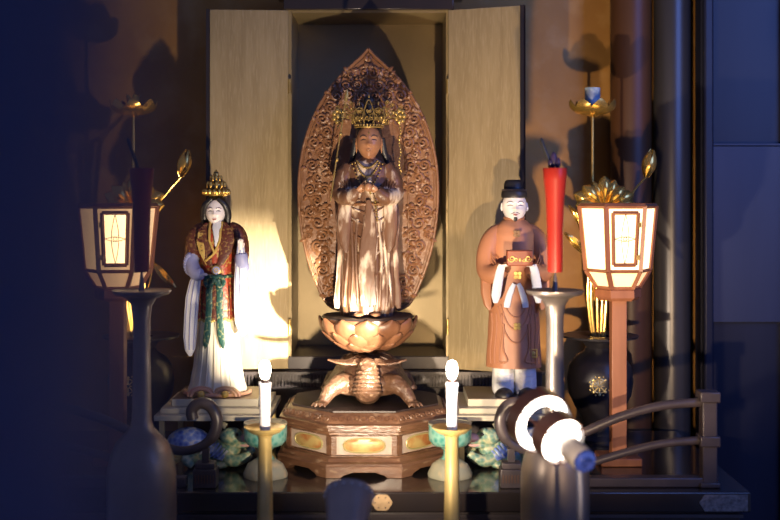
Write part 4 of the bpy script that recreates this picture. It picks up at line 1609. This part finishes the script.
def lotus_arr(px, side, label, stub):
    y = .20
    c = at(px, 0, y)
    q = lambda x, py, dy=0: at(px + side * x, py, y) + Vector((0, dy, 0))
    t = thing('gilt_lotus_spray', label, 'flower ornament', (c.x, y, at(0, 345, y).z))
    build('tall_stem', MB().tube([q(-8 + 0, 336), q(-7.5, 250), q(-7.5, 180), q(-7.5, 117)], [.005, .0045, .004, .0036], 10), M['gold'], t)
    sm = []
    for x0, x1 in ((-10, -18), (-4, -2), (1, 8), (5, 14), (-13, -26)):
        build('stem', MB().tube(catmull([q(x0 * .6, 338, -.01), q(x0, 300, -.02), q(x0 * 1.1, 260, -.03), q(x1, 212, -.05)], 5), .0048, 8), M['gold'], t)
    # open blossom on top
    bc = q(-7.5, 117)
    b = build('blossom_base', MB().lathe([(.006, 0), (.014, .004), (.022, .008), (.012, .012)], bc, 20), M['gold'], t)
    for n_, r0, r1, h, w, ph in ((8, .016, .062, .034, .050, .2), (7, .012, .044, .030, .040, .6)):
        for k in range(n_):
            pm = MB()
            a = ph + 2 * PI * k / n_

            def fn(u, v, a=a):
                ww = w * math.sin(PI * (.14 + .86 * v)) ** .7 if v < .999 else .002
                r = lerp(r0, r1, math.sin(v * PI / 2) ** .9)
                s = (u - .5) * ww
                z = h * v ** 1.9 + .006 * (abs(u - .5) * 2) ** 2 + .006
                return bc + Vector((r * math.cos(a) - s * math.sin(a), r * math.sin(a) + s * math.cos(a), z))
            pm.sheet(fn, 6, 8, .0014)
            build('petal', pm, M['gold'], b)
    if stub:
        build('candle_stub', MB().lathe([(.0205, .013), (.0205, .078), (.004, .079)], bc, 20), M['stub'], b, label='pale blue stub standing in the blossom')
    else:
        mb = MB()
        petal_cup(mb, bc + Vector((0, 0, .012)), 5, .004, .020, .045, .02)
        build('bud', mb, M['gold'], b)
    # ribbed fan leaf made of petals
    fc = q(-1, 206, -.06)
    fan = build('fan_leaf_base', MB().ell(fc, (.012, .010, .010)), M['gold'], t)
    for k in range(9):
        a = lerp(.06, PI - .06, k / 8)
        L = .080 + .006 * math.sin(k * 2.1)

        def fn(u, v, a=a, L=L, k=k):
            w = .036 * math.sin(PI * min(.97, .04 + .60 * v + .34 * v ** 6)) + .001
            s = (u - .5) * w
            dx, dz = math.cos(a), math.sin(a) * .92
            rr_ = L * v
            return fc + Vector((dx * rr_ - dz * s, -.030 * math.sin(PI * v * .8) - .012 * (1 - 4 * (u - .5) ** 2) + .010 * (k % 2), dz * rr_ + dx * s))
        build('leaf_petal', MB().sheet(fn, 6, 8, .0014), M['gold'], fan)
    # side bud on a bent stem
    P = [q(8, 214, -.05), q(20, 204, -.045), q(33, 188, -.04), q(43, 177, -.04)]
    build('bud_stem', MB().tube(catmull(P, 5), .0026, 8), M['gold'], t)
    b0 = q(43, 177, -.04)
    bt = q(49, 150, -.04)
    d = (bt - b0)
    ax = d.normalized()
    s1 = ax.cross(Vector((0, 1, 0))).normalized()
    s2 = ax.cross(s1)
    for k in range(6):
        a = 2 * PI * k / 6

        def fn(u, v, a=a):
            r = .018 * math.sin(PI * min(.93, .10 + .85 * v)) + .0008
            aa = a + (u - .5) * 1.25 * math.sin(PI * (.1 + .88 * v))
            return b0 + ax * (d.length * v) + s1 * (r * math.cos(aa)) + s2 * (r * math.sin(aa))
        build('bud_petal', MB().sheet(fn, 5, 8, .0012), M['gold'], t)
    # smaller drooping leaves
    for (x0, p0, x1, p1, w) in ((14, 262, 38, 286, .020), (-14, 255, -38, 232, .022), (-16, 230, -34, 205, .018)):
        A, B_ = q(x0, p0, -.03), q(x1, p1, -.05)
        P = catmull([q(x0 * .4, 300, -.015), q(x0 * .8, p0 + 16, -.025), A], 4)
        build('leaf_stem', MB().tube(P, .0022, 6), M['gold'], t)
        dd = B_ - A
        sd = dd.cross(Vector((0, 1, 0))).normalized()

        def fn(u, v):
            ww = w * math.sin(PI * (.06 + .9 * v)) + .001
            return A + dd * v + sd * ((u - .5) * ww) + Vector((0, -.012 * math.sin(PI * v) + .006 * abs(u - .5), 0))
        build('leaf', MB().sheet(fn, 6, 8, .0014), M['gold'], t)
    return t


vase(600, 'black round-bodied vase with a gold wheel emblem, behind the right lantern post')
lotus_arr(600, 1, 'gilt lotus spray with pale blue candle stub in its top blossom, above the right lantern', True)
vase(141, 'black round-bodied vase in shadow behind the left lantern post')
lt_ = lotus_arr(141, 1, 'gilt lotus spray with fan leaf, dim, above the left lantern', False)


# ================================================================== BRONZE CANDLESTICKS + RED CANDLES
def candlestick(px, pxc, y, label, clabel, wick):
    c = at(px, 0, y)
    d = y - CAMY
    z = lambda py: at(0, py, y).z
    f = lambda w: w * d / F
    zb = .85
    t = thing('bronze_candlestick', label, 'candlestick', (c.x, y, zb))
    pr = [(f(46), zb + .0004), (f(46), zb + .010), (f(38), zb + .018), (f(34), zb + .03), (f(34.5), z(500)), (f(34), z(470)), (f(31), z(455)), (f(26), z(443)), (f(18), z(434)), (f(12), z(428)), (f(9.8), z(420)), (f(9.3), z(395)),
          (f(8.6), z(350)), (f(8.6), z(318)), (f(10), z(306)), (f(14), z(299)), (f(20), z(296))]
    build('stem', MB().lathe(pr, (c.x, y, 0), 48), M['bronze'], t)
    pr = [(f(20), z(296) + .0002), (f(27), z(294)), (f(29), z(291)), (f(29), z(290)), (f(26), z(291)), (f(5), z(291.5))]
    build('drip_tray', MB().lathe(pr, (c.x, y, 0), 48), M['bronze'], t)
    build('spike', MB().lathe([(f(3.2), z(291)), (f(2.4), z(283)), (f(1.0), z(272.5))], (c.x, y, 0), 12), M['bronze'], t)
    # candle
    k = thing('red_candle', clabel, 'candle', (c.x, y, z(272)))
    pr = [(f(7.2), z(272)), (f(7.6), z(268)), (f(8.0), z(230)), (f(9.2), z(200)), (f(11.2), z(180)), (f(12.2), z(169)), (f(11.6), z(168)), (f(4), z(169.5))]
    build('wax', MB().lathe(pr, (c.x, y, 0), 32), M['candlered'] if wick else M['candleshaded'], k)
    wm = MB()
    wm.tube(catmull([Vector((c.x - f(4), y, z(169))), Vector((c.x - f(7), y, z(158))), Vector((c.x - f(11), y, z(148))), Vector((c.x - f(14), y, z(138)))], 4), [.004] * 6 + [.0035] * 6 + [.0015], 8)
    wk = build('wick', wm, M['black'], k)
    if wick:
        wm = MB()
        wm.ell(Vector((c.x - f(1.5), y - .004, z(160))), (.007, .006, .017))
        wm.ell(Vector((c.x + f(2.5), y - .004, z(163))), (.006, .005, .012))
        wm.ell(Vector((c.x - f(5), y - .006, z(163))), (.005, .005, .008))
        build('charred_tip', wm, M['purple'], wk, label='purple-black charred lump')


candlestick(555, 555, -.50, 'grey bronze candlestick holding the bright red candle, at right', 'bright red tapered candle with charred wick beside the brown-robed official', True)
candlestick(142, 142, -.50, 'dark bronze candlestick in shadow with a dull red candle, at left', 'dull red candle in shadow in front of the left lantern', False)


# ================================================================== WHITE ELECTRIC CANDLES ON BRASS STANDS
def brass_stand(px, y, label, clabel):
    c = at(px, 0, y)
    d = y - CAMY
    z = lambda py: at(0, py, y).z
    f = lambda w: w * d / F
    t = thing('brass_candle_stand', label, 'candle stand', (c.x, y, .85))
    build('stem', MB().lathe([(f(26), .8504), (f(26), .858), (f(14), .868), (f(8.6), .885), (f(8.2), z(520)), (f(7.2), z(470)), (f(6.6), z(438)), (f(8), z(435))], (c.x, y, 0), 32), M['brass'], t)
    build('dish', MB().lathe([(f(8), z(435) + .0002), (f(15), z(432)), (f(20), z(427.5)), (f(20.5), z(426.5)), (f(14), z(429)), (f(4), z(430))], (c.x, y, 0), 40), M['brass'], t)
    k = thing('electric_candle', clabel, 'candle', (c.x, y, z(430)))
    w = build('candle_body', MB().lathe([(f(5.2), z(429.5)), (f(5.4), z(410)), (f(5.8), z(388)), (f(6.6), z(383)), (f(6.3), z(382.5)), (f(2), z(383))], (c.x, y, 0), 28), M['white'], k)
    build('socket', MB().lathe([(f(3.4), z(383)), (f(3.6), z(380)), (f(3), z(379))], (c.x, y, 0), 16), M['hood'], k)
    fl = MB().lathe([(f(3.2), z(379)), (f(5.2), z(375)), (f(5.9), z(370)), (f(5.4), z(365)), (f(3.8), z(361.5)), (f(1), z(360.2))], (c.x, y, 0), 20)
    build('flame_bulb', fl, M['flame'], k, label='glowing white flame-shaped bulb')


brass_stand(265, -.46, 'slim brass candle stand in front of the left turquoise cup', 'white electric candle with glowing bulb below the goddess statue')
brass_stand(452, -.46, 'slim brass candle stand in front of the right turquoise cup', 'white electric candle with glowing bulb below the brown-robed official')


# ================================================================== TURQUOISE CUPS
def cup(px, label):
    y = -.195
    c = at(px, 0, y)
    d = y - CAMY
    f = lambda w: w * d / F
    t = thing('footed_cup', label, 'cup', (c.x, y, ZA))
    base = MB()
    rg_ = []
    for r, z in ((21, .0004), (21.5, .008), (17, .030), (10, .042)):
        ring = []
        for j in range(32):
            a = 2 * PI * j / 32
            rr_ = f(r) * (1 + .05 * math.cos(4 * a + .4))
            ring.append(Vector((c.x + rr_ * math.cos(a), y + rr_ * math.sin(a), ZA + z)))
        rg_.append(ring)
    base.loft(rg_)
    build('foot', base, M['cupstone'], t, label='pale stone coloured foot')
    build('stem', MB().lathe([(f(9), .0422), (f(6.5), .052), (f(6.5), .062), (f(10), .070)], (c.x, y, ZA), 24), M['cup'], t)
    pr = [(f(9), .0702), (f(17.5), .076), (f(21), .086), (f(21.5), .1), (f(21.5), .124), (f(20.5), .1255), (f(19.5), .123), (f(19), .09), (f(4), .084)]
    build('bowl', MB().lathe(pr, (c.x, y, ZA), 48), M['cup'], t)
    build('rim', MB().lathe([(f(21.7), .1235), (f(21.7), .1275), (f(19.3), .1275), (f(19.3), .1258)], (c.x, y, ZA), 48), M['cupstone'], t)


cup(265.5, 'turquoise footed cup behind the left brass candle stand')
cup(450, 'turquoise footed cup behind the right brass candle stand')


# ================================================================== PAINTED CREATURES
def creature(cx, s, label):
    """s=+1: head towards +x"""
    y = -.085
    t = thing('dragon_carving', label, 'carved dragon', (cx, y, ZA))
    Q = lambda x, z, dy=0: Vector((cx + s * x, y + dy, ZA + z))
    b = MB()
    b.tube(catmull([Q(-.085, .05, .03), Q(-.06, .058, .01), Q(-.02, .05, 0), Q(.02, .036, -.01), Q(.043, .036, -.012), Q(.054, .052, -.012), Q(.052, .066, -.014)], 4),
           [.012, .016, .02, .024, .027, .029, .030, .030, .030, .029, .028, .027, .026, .025, .024, .024, .024, .023, .022, .021, .020, .020, .020, .019, .018], 16)
    b.ell(Q(.050, .075, -.018), (.029, .024, .022))
    b.ell(Q(.080, .068, -.022), (.022, .017, .011))
    b.ell(Q(.074, .054, -.022), (.020, .014, .006))
    b.ell(Q(.060, .090, -.026), (.010, .012, .008))
    for dy in (-.035, .028):
        b.tube(catmull([Q(.030, .034, dy * .7), Q(.055, .020, dy), Q(.080, .026, dy * 1.05), Q(.098, .038, dy)], 4), [.017, .0165, .016, .0155, .015, .0145, .014, .0135, .013, .012, .011, .010, .009], 12)
        b.tube(catmull([Q(-.045, .04, dy * .7), Q(-.055, .022, dy), Q(-.040, .008, dy * 1.1)], 4), [.018, .017, .016, .015, .014, .012, .010, .009, .008], 12)
        b.ell(Q(.020, .010, dy), (.024, .014, .0098))
    b.ell(Q(-.020, .022, 0), (.05, .03, .0218))
    body = build('body', b, M['creaturegreen'], t, remesh=.0022)
    m = MB()
    rings = []
    for i in range(9):
        th = PI / 2 * i / 8
        rings.append([Q(-.055, .055 + .040 * math.sin(min(th, PI / 2 * .97)), 0) + Vector((.055 * math.cos(min(th, PI / 2 * .97)) * math.cos(2 * PI * j / 32), .038 * math.cos(min(th, PI / 2 * .97)) * math.sin(2 * PI * j / 32) - .004, 0)) for j in range(32)])
    m.loft(rings)
    build('scaly_back', m, M['creatureblue'], t, label='blue scaly back')
    m = MB()
    m.ell(Q(.088, .073, -.026), (.018, .017, .011))
    m.ell(Q(.082, .056, -.024), (.018, .013, .005))
    build('muzzle', m, M['muzzle'], body, label='pink muzzle')
    m = MB()
    for dy in (-.012, .012):
        m.tube(catmull([Q(.036, .098, dy - .012), Q(.020, .106, dy - .012), Q(.0, .108, dy * 1.4 - .012)], 4), [.005, .0048, .0045, .004, .0035, .003, .0025, .002, .001], 8)
    build('horn', m, M['cupstone'], body)
    m = MB()
    for k in range(7):
        m.tube([Q(.0 + k * .007, .080 - k * .006, -.034), Q(-.014 + k * .007, .062 - k * .006, -.046), Q(-.030 + k * .008, .040 - .002 * k, -.048)], [.003, .0055, .001], 6)
    build('mane_lock', m, M['creatureblue'], body)
    m = MB()
    for k in range(5):
        m.tube(catmull([Q(-.055, .036, -.03), Q(-.070 - .006 * k, .040 - .008 * k, -.036), Q(-.088 - .003 * k, .034 - .009 * k + .008, -.040)], 4), [.003, .004, .005, .005, .005, .004, .003, .002, .001], 6)
    build('flame_curl', m, M['crest'], t, label='gilt flame curls')
    m = MB()
    for dy in (-.0165,):
        m.ell(Q(.066, .084, -.040), (.0038, .003, .0038))
    build('eye', m, M['black'], body)


creature(at(212, 0, -.085).x, 1, 'painted dragon carving with blue scaly back and pink muzzle, under the left platform')
creature(at(508, 0, -.085).x, -1, 'painted dragon carving in green and blue with pink muzzle, under the right platform')


# ================================================================== ALTAR RAILINGS
def railing(s, label):
    """s=+1 right side"""
    y = -.285
    M0 = 362.0

    def R(px, py, dy=0):
        p = px if s > 0 else 2 * M0 - px - 7
        return at(p, py, y) + Vector((0, dy, 0))
    c = R(600, 0)
    t = thing('altar_railing', label, 'railing', (c.x, y, ZA))
    hook = [R(703, 402), R(660, 406), R(620, 417), R(585, 432), R(555, 446), R(535, 451), R(517, 447), R(504, 436), R(500, 420), R(506, 407), R(517, 403), R(525, 410), R(524, 419)]
    P = catmull(hook, 5)
    n = len(P)
    mb = MB().tube(P, [.0105 if i < n * .55 else .0135 for i in range(n)], 14)
    build('top_rail', mb, M['railmat'], t)
    P = catmull([R(703, 440), R(660, 444), R(620, 454), R(585, 464), R(545, 468)], 5)
    build('middle_rail', MB().tube(P, .0095, 12), M['railmat'], t)
    zb0 = ZA + .0004
    xs = sorted((R(530, 0).x, R(712, 0).x))
    build('base_beam', MB().box((xs[0], y - .016, zb0), (xs[1], y + .016, zb0 + .022)), M['railmat'], t, bevel=.003)
    # end block
    e = R(511, 480)
    eb = build('end_block', MB().box((e.x - .026, y - .024, zb0), (e.x + .026, y + .024, zb0 + .042)).box((e.x - .022, y - .02, zb0 + .042), (e.x + .022, y + .02, zb0 + .055)), M['railmat'], t, bevel=.002)
    m = MB()
    for k in range(7):
        x = e.x - .020 + .04 * k / 6
        m.box((x - .0012, y - .0252, zb0 + .012), (x + .0012, y - .0242, zb0 + .030))
    build('end_motif', m, M['wire'], eb)
    build('strut', MB().box((e.x - .008, y - .008, zb0 + .0555), (e.x + .008, y + .008, R(0, 448).z)), M['railmat'], t)
    p = R(708, 0)
    zt = R(0, 393).z
    pst = build('post', MB().box((p.x - .017, y - .017, zb0), (p.x + .017, y + .017, zt)), M['railmat'], t, bevel=.003)
    for py in (396, 440, 486):
        z = R(0, py).z
        build('collar', MB().box((p.x - .023, y - .023, max(zb0, z - .012)), (p.x + .023, y + .023, z + .012)), M['railmat'], pst, bevel=.003)
    m = MB().lathe([(.016, 0), (.020, .008), (.012, .016), (.018, .028), (.014, .042), (.002, .056)], (p.x, y, zt + .0005), 20)
    return t


railing(1, 'dark lacquer altar railing with upturned curled end, beside the right dragon carving')
railing(-1, 'dark lacquer altar railing with upturned curled end, beside the left dragon carving')

# ================================================================== SPOT LAMPS
# lamp 1: two ring hoods with a silver body, in front of the right candlestick
yl = -.90
A = at(561, 440, yl)            # rear (small) ring centre
ax = Vector((-.38, .87, .27)).normalized()


def frame(z):
    u = z.cross(Vector((0, 0, 1))).normalized()
    w = u.cross(z)
    return Matrix(((u.x, w.x, z.x), (u.y, w.y, z.y), (u.z, w.z, z.z))).to_4x4()


fm = frame(ax)
sl = thing('spotlight', 'ring-hooded spotlight with silver body and glowing white interior, before the right candlestick', 'lamp', (A.x + .04, yl - .05, .85))


def shell(c, r, h0, h1, th):
    return MB().lathe([(r - th, h0), (r, h0), (r, h1), (r - th, h1), (r - th, h0)], c, 44, fm, cap=False)


build('ring_hood', shell(A, .0440, -.008, .028, .0025), M['hood'], sl)
build('ring_hood', shell(A, .057, .062, .094, .003), M['hood'], sl)
dif = build('diffuser', MB().lathe([(.0412, .003), (.0412, .006)], A, 40, fm), M['lampglow'], sl, label='glowing white disc')
build('diffuser', MB().lathe([(.034, .066), (.0538, .070), (.0538, .072), (.034, .068), (.034, .066)], A, 40, fm, cap=False), M['lampglow'], sl, label='glowing white ring')
build('body', MB().lathe([(.017, .0025), (.0205, -.006), (.021, -.070), (.019, -.076)], A, 32, fm), M['silver'], sl)
build('end_cap', MB().lathe([(.0195, -.0762), (.0195, -.081), (.009, -.082), (.0075, -.096), (.002, -.097)], A, 28, fm), M['bluecap'], sl, label='blue end cap')
mb = MB()
for k in range(3):
    a = 2 * PI * k / 3 + .55
    d = fm.to_3x3() @ Vector((math.cos(a), math.sin(a), 0))
    mb.tube([A + d * .018 - ax * .004, A + d * .0425 - ax * .006], .0022, 6)
    mb.tube([A + d * .0435 + ax * .026, A + d * .0555 + ax * .066], .0022, 6)
build('spoke', mb, M['hood'], sl)
e = A - ax * .060
mb = MB().tube([e + Vector((0, 0, -.018)), e + Vector((.002, 0, -.06)), Vector((e.x + .002, e.y, .858))], .006, 10)
build('pole', mb, M['bluewall2'], sl)
build('pole_base', MB().lathe([(.045, .8504), (.045, .856), (.02, .862)], (e.x + .002, e.y, 0), 28), M['hood'], sl)

# lamp 2: riveted steel hood at the bottom centre
yh = -.90
B = at(348, 512, yh)
ax2 = Vector((.04, .72, .70)).normalized()
fm2 = frame(ax2)
sl2 = thing('spotlight', 'blue-grey steel lamp hood with a row of pale rivets, bottom centre', 'lamp', (B.x, yh - .06, .85))
pr = [(.029, -.063), (.0307, -.063), (.043, .040), (.0412, .040), (.029, -.063)]
hd2 = build('hood', MB().lathe(pr, B, 44, fm2, cap=False), M['hoodgrey'], sl2)
build('back_plate', MB().lathe([(.029, -.0638), (.029, -.0615)], B, 36, fm2), M['hoodgrey'], sl2)
for k in range(18):
    a = 2 * PI * k / 18
    d = fm2.to_3x3() @ Vector((math.cos(a), math.sin(a), 0))
    build('rivet', MB().ell(B + d * .0427 + ax2 * .031, (.0032, .0032, .0032), nu=8, nv=6), M['hole'], hd2)
build('bulb', MB().ell(B - ax2 * .026, (.016, .016, .016)), M['lampglow'], sl2, label='glowing bulb inside the hood')
e = B - ax2 * .064
build('pole', MB().tube([e, Vector((e.x, e.y - .008, e.z - .02)), Vector((e.x, e.y - .008, .858))], .006, 10), M['bluewall2'], sl2)
build('pole_base', MB().lathe([(.04, .8504), (.04, .856), (.02, .862)], (e.x, e.y - .008, 0), 28), M['hood'], sl2)


# ================================================================== LIGHTS
def spot(name, loc, tgt, w, colr, ang, blend, rad):
    l = bpy.data.lights.new(name, 'SPOT')
    l.energy, l.color, l.spot_size, l.spot_blend, l.shadow_soft_size = w, colr, math.radians(ang), blend, rad
    o = bpy.data.objects.new(name, l)
    col.objects.link(o)
    o.location = loc
    o.rotation_euler = (Vector(tgt) - Vector(loc)).to_track_quat('-Z', 'Y').to_euler()
    return o


# light of the right spotlight
spot('spotlight_beam', A + ax * .034, Vector((-.37, .245, 1.345)), 560, (1.0, .89, .72), 25, 1.0, .010)
# light of the centre lamp
spot('hood_beam', B + ax2 * .045, Vector((X0 + .15, 0, 1.56)), 66, (1.0, .79, .56), 104, .9, .012)
# third lamp on a floor stand in front of the table, below the picture
sl3 = thing('spotlight', 'dark spotlight on a tall floor stand, below the right lantern, outside the picture edge', 'lamp', (.30, -1.52, 0))
D3 = Vector((.30, -1.50, 1.16))
ax3 = Vector((.16, .93, .28)).normalized()
fm3 = frame(ax3)
build('hood', MB().lathe([(.020, -.07), (.030, -.068), (.040, .03), (.038, .03), (.028, -.066), (.020, -.068)], D3, 36, fm3), M['hood'], sl3)
build('bulb', MB().ell(D3 - ax3 * .035, (.016, .016, .016)), M['lampglow'], sl3)
e = D3 - ax3 * .066
build('pole', MB().tube([e, Vector((e.x, e.y - .01, e.z - .03)), Vector((e.x, e.y - .01, .012))], .008, 10), M['hood'], sl3)
build('base', MB().lathe([(.14, .0004), (.14, .010), (.03, .02)], (e.x, e.y - .01, 0), 32), M['hood'], sl3)
spot('stand_beam', D3 + ax3 * .035, Vector((.62, .45, 1.70)), 80, (1.0, .70, .42), 54, .8, .012)
# daylight falling in from the right front of the hall
l = bpy.data.lights.new('daylight', 'AREA')
l.shape = 'RECTANGLE'
l.size, l.size_y = 1.2, 1.6
l.energy, l.color = 11, (.14, .28, 1.0)
l.spread = math.radians(80)
o = bpy.data.objects.new('daylight', l)
col.objects.link(o)
o.location = (1.9, -1.6, 2.6)
o.rotation_euler = (Vector((1.05, .38, 1.95)) - Vector(o.location)).to_track_quat('-Z', 'Y').to_euler()

w = bpy.data.worlds.new('hall_dusk')
scene.world = w
w.use_nodes = True
w.node_tree.nodes['Background'].inputs['Color'].default_value = (.15, .175, .38, 1)
w.node_tree.nodes['Background'].inputs['Strength'].default_value = .42

# ================================================================== CAMERA
cam = bpy.data.cameras.new('camera')
co = bpy.data.objects.new('camera', cam)
col.objects.link(co)
co.location = (0, CAMY, CAMZ)
co.rotation_euler = (PI / 2, 0, 0)
cam.sensor_width = 36
cam.lens = F / 780 * 36
cam.shift_y = -70 / 780
cam.clip_start = .05
cam.dof.use_dof = True
cam.dof.focus_distance = 3.0
cam.dof.aperture_fstop = 2.4
scene.camera = co
vs = scene.view_settings
vs.view_transform = 'Standard'
vs.look = 'None'
vs.exposure = 0.0
vs.gamma = 1.0
vs.use_curve_mapping = False
